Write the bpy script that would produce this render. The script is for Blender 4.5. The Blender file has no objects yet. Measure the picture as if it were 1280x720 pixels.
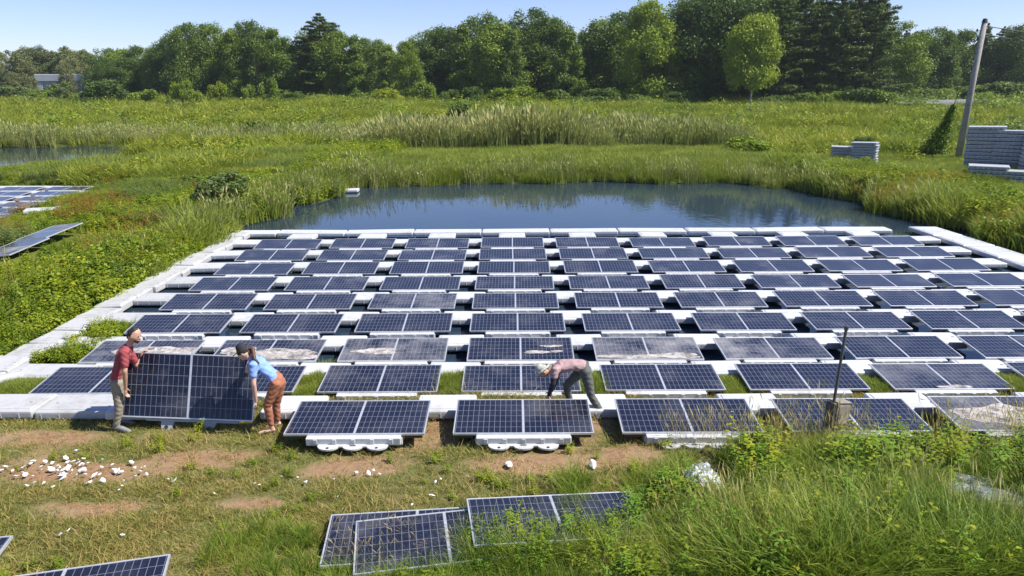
import bpy, bmesh, math, random
import numpy as np
from mathutils import Vector, Matrix, Euler
rng = np.random.default_rng(7); random.seed(7)
S = bpy.context.scene; COL = S.collection
PI = math.pi; R = math.radians
SUN_AZ, SUN_EL = R(100), R(51)       # clockwise from +Y

# ------------------------------------------------------------------ camera
f, pit, yaw, roll = 955.0, .259, -.002, -.006
CAM = np.array([-.056, -10.493, 5.173])
_sy, _cy = math.sin(yaw), math.cos(yaw)
F_ = np.array([_sy*math.cos(pit), _cy*math.cos(pit), -math.sin(pit)])
R_ = np.array([_cy, -_sy, 0]); U_ = np.cross(R_, F_)
R2 = R_*math.cos(roll)+U_*math.sin(roll); U2 = -R_*math.sin(roll)+U_*math.cos(roll)
def aty(px, py, Y):                  # the point at depth Y that a photo pixel looks at
    d = F_+R2*(px-640)/f+U2*(360-py)/f; t = (Y-CAM[1])/d[1]; return CAM+d*t
def atz(px, py, z):
    d = F_+R2*(px-640)/f+U2*(360-py)/f; t = (z-CAM[2])/d[2]; return CAM+d*t
def pxof(x, y, z):
    P = np.stack([np.asarray(x, float)-CAM[0], np.asarray(y, float)-CAM[1], np.asarray(z, float)+0*np.asarray(x, float)-CAM[2]], -1); w = P@F_
    return 640+f*(P@R2)/w, 360-f*(P@U2)/w
cd = bpy.data.cameras.new('camera'); cam = bpy.data.objects.new('camera', cd); COL.objects.link(cam); S.camera = cam
cd.sensor_width = 36; cd.lens = 36*f/1280; cd.clip_end = 9000; cd.clip_start = .1
cam.matrix_world = Matrix(((R2[0], U2[0], -F_[0], CAM[0]), (R2[1], U2[1], -F_[1], CAM[1]), (R2[2], U2[2], -F_[2], CAM[2]), (0, 0, 0, 1)))

# ------------------------------------------------------------------ light
w = bpy.data.worlds.new('World'); S.world = w; w.use_nodes = True
nt = w.node_tree; bg = nt.nodes['Background']
sky = nt.nodes.new('ShaderNodeTexSky'); sky.sky_type = 'NISHITA'; sky.sun_disc = False
sky.sun_elevation = SUN_EL; sky.sun_rotation = SUN_AZ; sky.air_density = 1.0; sky.dust_density = .1; sky.ozone_density = 5.0; sky.altitude = 600
tn = nt.nodes.new('ShaderNodeMix'); tn.data_type = 'RGBA'; tn.blend_type = 'MULTIPLY'; tn.inputs[0].default_value = 1; tn.inputs[7].default_value = (.98, .90, 1.06, 1)
nt.links.new(sky.outputs[0], tn.inputs[6]); nt.links.new(tn.outputs[2], bg.inputs[0]); bg.inputs[1].default_value = .076
sd = bpy.data.lights.new('sun', 'SUN'); sd.energy = 4.2; sd.angle = R(.5); sd.color = (1, .955, .88)
so = bpy.data.objects.new('sun', sd); COL.objects.link(so)
to_sun = Vector((math.sin(SUN_AZ)*math.cos(SUN_EL), math.cos(SUN_AZ)*math.cos(SUN_EL), math.sin(SUN_EL)))
so.rotation_euler = to_sun.to_track_quat('Z', 'Y').to_euler(); so.location = (30, 0, 40)
S.view_settings.view_transform = 'Standard'; S.view_settings.look = 'None'; S.view_settings.exposure = 1.0
S.cycles.max_bounces = 5; S.cycles.diffuse_bounces = 3; S.cycles.glossy_bounces = 3; S.cycles.transmission_bounces = 3
S.cycles.transparent_max_bounces = 6; S.cycles.caustics_reflective = False; S.cycles.caustics_refractive = False
S.cycles.use_denoising = True

# ------------------------------------------------------------------ materials
class NT:
    def __init__(s, name):
        s.m = bpy.data.materials.new(name); s.m.use_nodes = True; s.t = s.m.node_tree; s.n = s.t.nodes
        s.b = s.n['Principled BSDF']; s.out = s.n['Material Output']
    def new(s, typ, **k):
        o = s.n.new('ShaderNode'+typ)
        for a, v in k.items():
            if isinstance(a, str) and hasattr(o, a): setattr(o, a, v)
        return o
    def link(s, a, b): s.t.links.new(a, b)
    def val(s, x, sock):
        if hasattr(x, 'links') or hasattr(x, 'is_linked'): s.link(x, sock)
        else: sock.default_value = x
    def math(s, op, a, b=0., c=0., clamp=False):
        o = s.new('Math'); o.operation = op; o.use_clamp = clamp
        s.val(a, o.inputs[0]); s.val(b, o.inputs[1]); s.val(c, o.inputs[2]); return o.outputs[0]
    def coord(s, which='Object'): return s.new('TexCoord').outputs[which]
    def pos(s): return s.new('NewGeometry').outputs['Position']
    def noise(s, vec, scale, detail=4, rough=.55, dist=0.):
        o = s.new('TexNoise'); s.link(vec, o.inputs['Vector']); o.inputs['Scale'].default_value = scale
        o.inputs['Detail'].default_value = detail; o.inputs['Roughness'].default_value = rough; o.inputs['Distortion'].default_value = dist
        return o.outputs['Fac']
    def smap(s, x, a, b, c=0., d=1.):
        o = s.new('MapRange'); o.clamp = True; s.val(x, o.inputs[0])
        for i, v in enumerate((a, b, c, d)): s.val(v, o.inputs[1+i])
        return o.outputs[0]
    def mix(s, fac, a, b):
        o = s.new('Mix'); o.data_type = 'RGBA'; s.val(fac, o.inputs[0])
        for v, i in ((a, 6), (b, 7)):
            if isinstance(v, tuple): o.inputs[i].default_value = (*v, 1)
            else: s.link(v, o.inputs[i])
        return o.outputs[2]
    def ramp(s, x, stops):
        o = s.new('ValToRGB'); s.val(x, o.inputs[0]); e = o.color_ramp.elements
        while len(e) < len(stops): e.new(.5)
        for i, (p, c) in enumerate(stops): e[i].position = p; e[i].color = (*c, 1)
        return o.outputs[0]
    def bump(s, h, dist=.01, strength=.6):
        o = s.new('Bump'); s.link(h, o.inputs['Height']); o.inputs['Distance'].default_value = dist; o.inputs['Strength'].default_value = strength
        s.link(o.outputs[0], s.b.inputs['Normal'])
    def fin(s, col, rough=.6, metal=0., spec=.5):
        if isinstance(col, tuple): s.b.inputs['Base Color'].default_value = (*col, 1)
        else: s.link(col, s.b.inputs['Base Color'])
        s.val(rough, s.b.inputs['Roughness']); s.b.inputs['Metallic'].default_value = metal; s.b.inputs['Specular IOR Level'].default_value = spec
        return s.m
def simple(name, col, rough=.6, metal=0., var=.12, scale=6., bump=0.):
    t = NT(name); n = t.noise(t.coord(), scale, 5)
    c = t.mix(t.smap(n, .35, .7), tuple(x*(1-var) for x in col), tuple(min(1, x*(1+var)) for x in col))
    if bump: t.bump(t.noise(t.coord(), scale*6, 4), bump)
    return t.fin(c, rough, metal)
def plastic(name, col, dirt, amount):
    t = NT(name); c = t.coord(); p = t.pos()
    n1 = t.noise(p, 1.7, 6, .65); n2 = t.noise(p, 9., 5, .7); rnd = t.new('ObjectInfo').outputs['Random']
    d = t.smap(t.math('ADD', t.math('MULTIPLY', n1, .6), t.math('MULTIPLY', n2, .4)), .62-amount*.25, .72-amount*.1)
    base = t.mix(rnd, tuple(x*.93 for x in col), col)
    t.bump(n2, .004, .5)
    return t.fin(t.mix(t.math('MULTIPLY', d, .35+amount*.5), base, dirt), .45)
M = {}
M['white'] = plastic('white_hdpe', (.53, .54, .545), (.27, .25, .21), .42)
M['grey'] = plastic('dirty_hdpe', (.46, .46, .455), (.24, .225, .19), .55)
M['stackgrey'] = plastic('stack_hdpe', (.40, .42, .46), (.24, .24, .25), .35)
M['alu'] = simple('aluminium', (.66, .67, .68), .38, .55)
M['dark'] = simple('dark_rubber', (.03, .03, .032), .6)
M['rail'] = simple('galvanised_rail', (.38, .39, .40), .45, .5)
def cells(name, dusty_or_hazed):
    t = NT(name); sep = t.new('SeparateXYZ'); t.link(t.coord(), sep.inputs[0]); x, y = sep.outputs[0], sep.outputs[1]
    # half cells 12 x 6 on each side; object origin at panel centre line, front edge
    ax = t.math('ABSOLUTE', x); ax = t.math('SUBTRACT', ax, .018)
    fx = t.math('FRACT', t.math('DIVIDE', ax, .0832)); fy = t.math('FRACT', t.math('DIVIDE', t.math('SUBTRACT', y, .022), .166))
    lx = t.math('LESS_THAN', t.math('MINIMUM', fx, t.math('SUBTRACT', 1., fx)), .040)
    ly = t.math('LESS_THAN', t.math('MINIMUM', fy, t.math('SUBTRACT', 1., fy)), .024)
    line = t.math('MAXIMUM', lx, ly)
    bb = t.math('FRACT', t.math('MULTIPLY', fy, 5.)); bus = t.math('MULTIPLY', t.math('LESS_THAN', bb, .10), .16)
    rnd = t.new('ObjectInfo').outputs['Random']
    cell = t.mix(rnd, (.007, .009, .021), (.012, .014, .028))
    c = t.mix(bus, cell, (.08, .085, .11)); c = t.mix(line, c, (.15, .16, .19))
    n = t.noise(t.pos(), 1.3, 6, .6); n2 = t.noise(t.pos(), 14., 4, .7)
    lo = .5-dusty_or_hazed*.2
    d = t.math('MULTIPLY', t.smap(t.math('ADD', t.math('MULTIPLY', n, .75), t.math('MULTIPLY', n2, .25)), lo, lo+.3), .17+dusty_or_hazed*.50)
    d = t.math('MULTIPLY', d, t.math('ADD', .45, t.math('MULTIPLY', t.math('FRACT', t.math('MULTIPLY', rnd, 37.)), 1.3)), clamp=True)
    c = t.mix(d, c, (.40, .39, .40))
    return t.fin(c, t.math('ADD', .13, t.math('MULTIPLY', d, .9)), 0, .5)
M['cells'] = cells('solar_cells', .05); M['cells_dusty'] = cells('solar_cells_dusty', .5)
def film_mat():
    t = NT('dried_dust_film'); n = t.noise(t.pos(), 5., 6, .65)
    m = t.fin(t.mix(t.smap(n, .35, .65), (.40, .35, .31), (.54, .51, .48)), .65); t.bump(n, .01)
    tr = t.new('BsdfTransparent'); ms = t.new('MixShader'); nn = t.noise(t.pos(), 7., 6, .75, .6); t.link(t.smap(nn, .40, .58, .12, .95), ms.inputs[0]); t.link(tr.outputs[0], ms.inputs[1]); t.link(t.b.outputs[0], ms.inputs[2]); t.link(ms.outputs[0], t.out.inputs[0]); return m
M['film'] = film_mat()
def leafmat(name, stops, patch=None, trans=.38, gain=(2.02, 1.84, 1.42), wts=(.42, .28, .30), patch_scale=.25, rough=.55, soft=.5):
    stops = [(p_, tuple(min(.6, c_*g_) for c_, g_ in zip(c3, gain))) for p_, c3 in stops]
    t = NT(name); oi = t.new('ObjectInfo').outputs['Random']
    at = t.new('Attribute'); at.attribute_name = 'tint'; tint = at.outputs['Fac']
    pn = t.noise(t.pos(), patch_scale, 3)
    x = t.math('ADD', t.math('MULTIPLY', tint, wts[0]), t.math('MULTIPLY', oi, wts[1])); x = t.math('ADD', x, t.smap(pn, .3, .7, 0, wts[2]))
    c = t.ramp(x, stops)
    b = t.b; t.link(c, b.inputs['Base Color']); b.inputs['Roughness'].default_value = rough; b.inputs['Specular IOR Level'].default_value = .25
    tr = t.new('BsdfTranslucent'); t.link(t.mix(.5, c, (.16, .24, .02)), tr.inputs[0])
    ms = t.new('MixShader'); ms.inputs[0].default_value = trans
    t.link(b.outputs[0], ms.inputs[1]); t.link(tr.outputs[0], ms.inputs[2]); t.link(ms.outputs[0], t.out.inputs[0])
    return t.m
M['lawn'] = leafmat('lawn_grass', [(0, (.035, .060, .014)), (.3, (.075, .100, .022)), (.5, (.135, .145, .040)), (.7, (.22, .19, .085)), (1, (.30, .23, .12))], patch_scale=.9)
M['tall'] = leafmat('tall_grass', [(0, (.016, .036, .008)), (.3, (.046, .092, .013)), (.55, (.100, .155, .020)), (.8, (.20, .22, .05)), (1, (.30, .24, .11))], patch_scale=.8)
M['straw'] = leafmat('straw', [(0, (.15, .12, .05)), (.5, (.25, .19, .09)), (1, (.38, .30, .17))])
M['weed'] = leafmat('weed', [(0, (.020, .046, .008)), (.3, (.060, .105, .010)), (.55, (.120, .170, .014)), (.8, (.20, .22, .02)), (1, (.27, .21, .03))], patch_scale=.45, trans=.4)
M['fresh'] = leafmat('fresh_weed', [(0, (.022, .062, .010)), (.4, (.055, .125, .018)), (.8, (.11, .20, .03)), (1, (.19, .25, .04))], trans=.4)
M['weedgrey'] = leafmat('grey_weed', [(0, (.035, .060, .022)), (.5, (.075, .110, .045)), (1, (.13, .16, .075))])
M['rust'] = leafmat('rusty_weed', [(0, (.08, .045, .012)), (.5, (.15, .085, .022)), (1, (.21, .16, .03))])
M['meadow'] = leafmat('meadow', [(0, (.020, .040, .008)), (.25, (.055, .092, .012)), (.5, (.115, .155, .018)), (.75, (.19, .21, .03)), (1, (.27, .25, .09))], patch_scale=.06)
M['bank'] = leafmat('bank_grass', [(0, (.055, .090, .016)), (.4, (.105, .145, .026)), (.8, (.175, .205, .045)), (1, (.22, .21, .07))], patch_scale=.3)
M['reed'] = leafmat('reed', [(0, (.060, .090, .032)), (.4, (.125, .155, .062)), (.8, (.21, .225, .11)), (1, (.29, .27, .16))], patch_scale=.12)
M['tree_a'] = leafmat('leaves_dark', gain=(2.45, 2.1, 1.6), wts=(.36, .46, .18), stops= [(0, (.016, .034, .010)), (.4, (.034, .066, .015)), (.8, (.065, .108, .020)), (1, (.095, .14, .026))], patch_scale=.11, trans=.22)
M['tree_b'] = leafmat('leaves_mid', gain=(2.45, 2.1, 1.6), wts=(.36, .46, .18), stops= [(0, (.026, .052, .010)), (.4, (.055, .098, .016)), (.8, (.095, .145, .022)), (1, (.13, .18, .03))], patch_scale=.11, trans=.25)
M['tree_c'] = leafmat('leaves_lime', gain=(2.45, 2.1, 1.6), wts=(.36, .46, .18), stops= [(0, (.040, .072, .010)), (.4, (.075, .125, .014)), (.8, (.12, .175, .02)), (1, (.16, .20, .03))], patch_scale=.2, trans=.3)
M['tree_d'] = leafmat('leaves_dusty', gain=(2.45, 2.1, 1.6), wts=(.36, .46, .18), stops= [(0, (.030, .045, .022)), (.4, (.055, .075, .036)), (.8, (.085, .105, .052)), (1, (.12, .13, .07))], patch_scale=.11, trans=.2)  # distance haze mixed into the leaf colours as grey
M['needle'] = leafmat('needles', gain=(2.45, 2.1, 1.6), wts=(.36, .46, .18), stops= [(0, (.016, .034, .014)), (.4, (.034, .060, .020)), (.8, (.062, .092, .028)), (1, (.09, .12, .04))], patch_scale=.13, trans=.15)
M['bark'] = simple('bark', (.10, .08, .06), .9, 0, .3, 3., .03)
M['birch'] = simple('pale_bark', (.42, .40, .36), .9, 0, .25, 2.)
M['wood'] = simple('weathered_pole', (.27, .255, .24), .85, 0, .25, 3., .01)
def ground_mat():
    t = NT('ground'); p = t.pos(); at = t.new('Attribute'); at.attribute_name = 'soil'
    n = t.noise(p, 1.6, 8, .65); n2 = t.noise(p, 12., 6, .7); n3 = t.noise(p, .06, 4)
    soil = t.mix(t.smap(n2, .3, .7), (.19, .11, .06), (.34, .21, .125))
    soil = t.mix(t.smap(n, .45, .7), soil, (.27, .20, .11))
    grass = t.mix(t.smap(n2, .3, .7), (.085, .10, .028), (.17, .175, .055))
    grass = t.mix(t.smap(n, .4, .65), grass, (.17, .14, .065))
    far = t.mix(t.smap(n3, .35, .65), (.05, .075, .012), (.12, .14, .025))
    sep = t.new('SeparateXYZ'); t.link(p, sep.inputs[0])
    c = t.mix(t.smap(sep.outputs[1], 3., 8.), grass, far)
    c = t.mix(t.smap(t.math('ADD', at.outputs['Fac'], t.math('MULTIPLY', t.math('SUBTRACT', n, .5), .9)), .46, .72), c, soil)
    mud = t.smap(sep.outputs[2], -.30, -.20); c = t.mix(mud, (.05, .045, .02), c)
    t.bump(n2, .04, .8)
    return t.fin(c, .95, 0, .1)
M['ground'] = ground_mat()
def water_mat():
    t = NT('water'); p = t.pos()
    mp = t.new('Mapping'); t.link(p, mp.inputs[0]); mp.inputs['Scale'].default_value = (1, .6, 1)
    n = t.noise(mp.outputs[0], 3.2, 3, .5); n2 = t.noise(mp.outputs[0], .35, 2)
    t.bump(t.math('ADD', n, t.math('MULTIPLY', n2, 1.5)), .004, .8)
    c = t.mix(t.smap(t.noise(p, .25, 3), .4, .6), (.018, .034, .058), (.022, .036, .050))
    m = t.fin(c, .04, 0, .5); t.b.inputs['IOR'].default_value = 1.333; return m
M['water'] = water_mat()

# ------------------------------------------------------------------ mesh helpers
def me_quads(name, Q, tint=None):
    Q = np.asarray(Q, np.float32); n = len(Q); m = bpy.data.meshes.new(name)
    m.vertices.add(4*n); m.vertices.foreach_set('co', Q.reshape(-1))
    m.loops.add(4*n); m.loops.foreach_set('vertex_index', np.arange(4*n, dtype=np.int32))
    m.polygons.add(n); m.polygons.foreach_set('loop_start', np.arange(0, 4*n, 4, dtype=np.int32))
    m.update(calc_edges=True)
    if tint is not None:
        a = m.attributes.new('tint', 'FLOAT', 'POINT'); a.data.foreach_set('value', np.repeat(np.asarray(tint, np.float32), 4))
    return m
def tag(o, label=None, cat=None, group=None, kind=None):
    if label: o['label'] = label
    if cat: o['category'] = cat
    if group: o['group'] = group
    if kind: o['kind'] = kind
    return o
def link(name, me, mat, parent=None, smooth=False):
    o = bpy.data.objects.new(name, me); COL.objects.link(o)
    if mat is not None and len(me.materials) == 0: me.materials.append(mat)
    if parent is not None: o.parent = parent
    if smooth: me.polygons.foreach_set('use_smooth', [True]*len(me.polygons))
    return o
def empty(name, loc=(0, 0, 0), rot=(0, 0, 0)):
    o = bpy.data.objects.new(name, None); COL.objects.link(o); o.location = loc; o.rotation_euler = rot; o.empty_display_size = .2; return o
def copy_tree(o, parent=None):
    c = o.copy(); COL.objects.link(c); c.parent = parent
    for ch in [k for k in S.objects if k.parent == o]: copy_tree(ch, c)
    return c
class MB:
    def __init__(s): s.b = bmesh.new()
    def box(s, x0, x1, y0, y1, z0, z1, bev=0., seg=2, mat=None):
        r = bmesh.ops.create_cube(s.b, size=1); v = r['verts']
        for q in v: q.co = Vector(((x0+x1)/2+q.co.x*(x1-x0), (y0+y1)/2+q.co.y*(y1-y0), (z0+z1)/2+q.co.z*(z1-z0)))
        if bev:
            e = list({e for q in v for e in q.link_edges}); g = bmesh.ops.bevel(s.b, geom=e+v, offset=bev, segments=seg, profile=.6, affect='EDGES'); v = list({q for fc in g['faces'] for q in fc.verts})
        if mat is not None: bmesh.ops.transform(s.b, matrix=mat, verts=v)
        return v
    def tube(s, pts, rad, n=10, cap=True):
        pts = [Vector(p) for p in pts]; rad = rad if hasattr(rad, '__len__') else [rad]*len(pts); rings = []
        for i, p in enumerate(pts):
            d = (pts[min(i+1, len(pts)-1)]-pts[max(i-1, 0)]).normalized()
            a = d.orthogonal().normalized() if i == 0 else (a-d*a.dot(d)).normalized(); b = d.cross(a)
            rings.append([s.b.verts.new(p+(a*math.cos(2*PI*k/n)+b*math.sin(2*PI*k/n))*rad[i]) for k in range(n)])
        for i in range(len(rings)-1):
            for k in range(n): s.b.faces.new((rings[i][k], rings[i][(k+1) % n], rings[i+1][(k+1) % n], rings[i+1][k]))
        if cap: s.b.faces.new(rings[0][::-1]); s.b.faces.new(rings[-1])
    def prism(s, poly, z0, z1):
        a = [s.b.verts.new((x, y, z0)) for x, y in poly]; b = [s.b.verts.new((x, y, z1)) for x, y in poly]; n = len(poly)
        s.b.faces.new(a[::-1]); s.b.faces.new(b)
        for i in range(n): s.b.faces.new((a[i], a[(i+1) % n], b[(i+1) % n], b[i]))
    def mesh(s, name):
        bmesh.ops.recalc_face_normals(s.b, faces=s.b.faces)
        m = bpy.data.meshes.new(name); s.b.to_mesh(m); s.b.free(); return m
    def build(s, name, mat, parent=None, smooth=False): return link(name, s.mesh(name), mat, parent, smooth)
def ordn(n): return ['zeroth', 'first', 'second', 'third', 'fourth', 'fifth', 'sixth', 'seventh', 'eighth', 'ninth', 'tenth', 'eleventh', 'twelfth', 'thirteenth', 'fourteenth', 'fifteenth', 'sixteenth', 'seventeenth', 'eighteenth'][n]

# ------------------------------------------------------------------ terrain
WATER = -.24
pond_main = [(-11.0, 17), (-10.3, 24), (-9.4, 30.5), (-7, 32.6), (-2, 34.0), (6, 33.6), (12.4, 32.6), (15.4, 29.8), (16.2, 23), (17.0, 17), (16.9, 8), (17.2, 3.3), (8, 3.0), (0, 3.3), (-6, 4.0), (-8.3, 3.9), (-8.6, 3.2), (-10.9, 2.9), (-11.0, 8.0)]
pond_side = [(-20.3, 14), (-21.0, 22), (-23.6, 31.0), (-25.5, 32.8), (-62, 32.5), (-62, 12)]
pond_far = [(-27.5, 46.3), (-32.5, 56), (-22, 60.5), (-19, 64.5), (-33, 66), (-60, 60.5), (-90, 60), (-90, 43), (-38, 43.5)]
def sdpoly(x, y, poly):
    P = np.array(poly, float); d = np.full(x.shape, 1e9); inside = np.zeros(x.shape, bool)
    for i in range(len(P)):
        a, b = P[i], P[(i+1) % len(P)]; e = b-a; wx, wy = x-a[0], y-a[1]
        t = np.clip((wx*e[0]+wy*e[1])/(e@e), 0, 1); d = np.minimum(d, (wx-e[0]*t)**2+(wy-e[1]*t)**2)
        c = (a[1] > y) != (b[1] > y); xx = a[0]+(y-a[1])*e[0]/(e[1]+1e-12); inside ^= c & (x < xx)
    return np.where(inside, -1, 1)*np.sqrt(d)
def smooth(x, a, b): t = np.clip((x-a)/(b-a), 0, 1); return t*t*(3-2*t)
def vnoise(x, y, s, seed=0):
    g = np.random.default_rng(seed).random((64, 64)); X, Y = x*s, y*s
    i, j = np.floor(X).astype(int), np.floor(Y).astype(int); u, v = X-i, Y-j; u = u*u*(3-2*u); v = v*v*(3-2*v)
    G = lambda a, b: g[a % 64, b % 64]
    return (G(i, j)*(1-u)+G(i+1, j)*u)*(1-v)+(G(i, j+1)*(1-u)+G(i+1, j+1)*u)*v
def shore(x, y):
    wob = (vnoise(x, y, .45, 3)-.5)*1.5+(vnoise(x, y, 1.6, 4)-.5)*.6
    k = smooth(y, 6, 12)                        # straight near the workers, ragged further off
    return np.minimum(np.minimum(sdpoly(x, y, pond_main), sdpoly(x, y, pond_side)), sdpoly(x, y, pond_far))+wob*k
def height(x, y):
    x = np.asarray(x, float); y = np.asarray(y, float); d = shore(x, y)
    near = smooth(y, 5, 1)                     # the worked lawn in front
    land = -.02*near+(1-near)*(.10+.25*smooth(d, .5, 4)*smooth(y, 70, 30)*np.where((x < -20) & (y > 33), 0., 1.)-np.where((x < -24) & (y > 34) & (y < 52), .14, 0.)) + (vnoise(x, y, .3, 1)-.5)*.12 + (vnoise(x, y, 1.1, 2)-.5)*.05
    land = land-.10*smooth(y, -1, 2)*near
    return np.where(d > 0, WATER+.03+(land-WATER-.03)*smooth(d, -.1, .9), WATER-.03-.9*smooth(-d, 0, 1.2))
def lawn_soil(x, y):
    spots = [(-7.5, .45, 1.6, .45), (-6.2, -.75, 2.2, .5), (-4.6, -.3, 1.3, .5), (-2.3, -.7, 1.2, .45), (-1.3, .15, .8, .4), (.3, -.65, 1.7, .5), (1.6, -.4, .9, .4), (-1.25, .7, .35, .8), (1.3, .9, .4, .7), (3.5, -.1, .9, .3), (-8.8, -.8, 1.5, .4), (-5.5, -1.7, 1.2, .35), (-3.4, -1.6, .8, .3)]
    s = np.zeros(np.shape(x))
    for a, b, ra, rb in spots: s = np.maximum(s, 1-((x-a)/ra)**2-((y-b)/rb)**2)
    band = .42*smooth(y, -1.5, -.6)*smooth(y, 1.3, .6)*smooth(x, 4.5, 2)*(.5+vnoise(x, y, 1.7, 44))
    return np.clip(np.maximum(s, band), 0, 1)
def axis(fine0, fine1, st, lo, hi, g=1.09):
    a = list(np.arange(fine0, fine1, st)); s = st
    while a[-1] < hi: s *= g; a.append(a[-1]+s)
    b = [fine0]; s = st
    while b[-1] > lo: s *= g; b.append(b[-1]-s)
    return np.array(b[::-1][:-1]+a)
gx = axis(-26, 26, .28, -2600, 2600); gy = axis(-5, 46, .28, -60, 4200)
GX, GY = np.meshgrid(gx, gy); GZ = height(GX, GY); nx, ny = len(gx), len(gy)
gm = bpy.data.meshes.new('ground'); V = np.stack([GX, GY, GZ], -1).reshape(-1, 3)
ii = (np.arange(ny-1)[:, None]*nx+np.arange(nx-1)[None]).ravel()
FQ = np.stack([ii, ii+1, ii+nx+1, ii+nx], 1)
gm.vertices.add(len(V)); gm.vertices.foreach_set('co', V.astype(np.float32).ravel())
gm.loops.add(4*len(FQ)); gm.loops.foreach_set('vertex_index', FQ.astype(np.int32).ravel())
gm.polygons.add(len(FQ)); gm.polygons.foreach_set('loop_start', np.arange(0, 4*len(FQ), 4, dtype=np.int32)); gm.update(calc_edges=True)
a = gm.attributes.new('soil', 'FLOAT', 'POINT'); a.data.foreach_set('value', lawn_soil(V[:, 0], V[:, 1]).astype(np.float32))
tag(link('ground', gm, M['ground'], smooth=True), kind='structure')
for nm, (x0, x1, y0, y1) in (('pond_water', (-13, 19, 1.5, 36)), ('side_pond_water', (-64, -18.5, 10, 35)), ('far_pond_water', (-92, -17, 44, 68))):
    b = MB(); b.b.faces.new([b.b.verts.new((x, y, WATER)) for x, y in ((x0, y0), (x1, y0), (x1, y1), (x0, y1))])
    tag(b.build(nm, M['water']), kind='structure')
def ribbon(name, pts, wid, mat, z):
    P = np.array(pts, float); q = []
    L, Rr = [], []
    for i in range(len(P)):
        d = P[min(i+1, len(P)-1)]-P[max(i-1, 0)]; d /= np.linalg.norm(d); n = np.array([-d[1], d[0]])*wid/2
        L.append(P[i]+n); Rr.append(P[i]-n)
    for i in range(len(P)-1): q.append([(*L[i], z), (*L[i+1], z), (*Rr[i+1], z), (*Rr[i], z)])
    return link(name, me_quads(name, q), mat)
M['road'] = simple('gravel_road', (.17, .17, .175), .9, 0, .15, .5)
_rp = np.array([(84, 158), (98, 178), (112, 190), (150, 192), (200, 186), (420, 170)], float); _L, _R = [], []
for i in range(len(_rp)):
    d = _rp[min(i+1, 5)]-_rp[max(i-1, 0)]; d /= np.linalg.norm(d); n = np.array([-d[1], d[0]])*7; _L.append(tuple(_rp[i]+n)); _R.append(tuple(_rp[i]-n))
b = MB(); b.prism(_L+_R[::-1], -.6, 1.0); tag(b.build('road', M['road']), kind='structure')

# ------------------------------------------------------------------ floats and panels
PW, PD, T = 2.1, 1.04, .035
PITCH_X, PITCH_Y, TILT = 2.52, 1.792, .10
def frame_mesh():
    b = MB(); h = PW/2; w_ = .019
    b.box(-h, h, 0, w_, -T, 0, .002, 1); b.box(-h, h, PD-w_, PD, -T, 0, .002, 1)
    b.box(-h, -h+w_, w_, PD-w_, -T, 0); b.box(h-w_, h, w_, PD-w_, -T, 0)
    b.box(-.016, .016, w_, PD-w_, -T+.01, -.0015); b.box(-h+w_, h-w_, w_, PD-w_, -T+.004, -T+.008)
    return b.mesh('frame')
def glass_mesh(s):
    x0, x1 = sorted((s*.016, s*(PW/2-.019))); b = MB(); b.box(x0, x1, .019, PD-.019, -.012, -.005); return b.mesh('cell_glass')
FRAME, GL, GRt = frame_mesh(), glass_mesh(-1), glass_mesh(1)
FRAME.materials.append(M['alu'])
GLASS = {}
for k in ('cells', 'cells_dusty'):
    for s, m_ in ((-1, GL), (1, GRt)):
        mm = m_.copy(); mm.materials.append(M[k]); GLASS[k, s] = mm
def add_panel(root, mat='cells'):
    link('frame', FRAME, None, root)
    for s in (-1, 1): link('cell_glass', GLASS[mat, s], None, root)
def lobe_poly(cx, y0, y1, r, n=12):
    p = [(cx+r, y0)]
    for i in range(n+1):
        t = PI*i/n; p.append((cx+r*math.cos(t), y1+.0-r*.75*math.sin(t)))
    p.append((cx-r, y0)); return p
def float_mesh(lugs):
    b = MB()
    b.box(-.72, .72, -.02, .93, -.20, -.055, .03)                      # hull under the panel
    b.box(-.70, .70, -.095, .03, -.145, -.028, .012)                   # ledge in front of the panel
    for x in (-.56, -.28, .0, .28, .56): b.box(x-.03, x+.03, -.107, -.090, -.115, -.04, .004, 1)
    for cx, r in ((-.36, .155), (0, .15), (.36, .155)): b.prism(lobe_poly(cx, -.06, -.13, r), -.148, -.122)
    b.box(-.52, .52, -.150, -.05, -.147, -.1235)   # three coupling tongues
    return b.mesh('float')
FLOAT = float_mesh(True); FLOAT.materials.append(M['white'])
def bolt_mesh(): b = MB(); b.tube([(0, -.20, -.123), (0, -.20, -.116)], .022, 10); return b.mesh('coupling_bolt')
BOLT = bolt_mesh(); BOLT.materials.append(M['dark'])
def slot_mesh(): b = MB(); b.box(-.045, .045, -.150, -.122, -.124, -.118); return b.mesh('coupling_slot')
SLOT = slot_mesh(); SLOT.materials.append(M['dark'])
def brk():
    b = MB(); b.box(-.035, .035, .012, 1.02, -.075, -.037); b.box(-.13, .13, .010, .052, -.085, -.0365); b.box(-.13, .13, .96, 1.0, -.085, -.0365)
    return b.mesh('clamp_rail')
CLAMP = brk(); CLAMP.materials.append(M['dark'])
def panel_unit(x, y, z, mat='cells', tilt=TILT, rz=0.):
    e = empty('solar_panel', (x, y, z), (tilt, 0, rz)); add_panel(e, mat)
    fo = link('float', FLOAT, None, e); [setattr(link('clamp_rail', CLAMP, None, e), 'location', (q*.88, 0, 0)) for q in (-1, 1)]
    if z > .1: [setattr(link('coupling_bolt', BOLT, None, fo), 'location', (q*.36, 0, 0)) for q in (-1, 1)]; link('coupling_slot', SLOT, None, fo)
    return e
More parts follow.
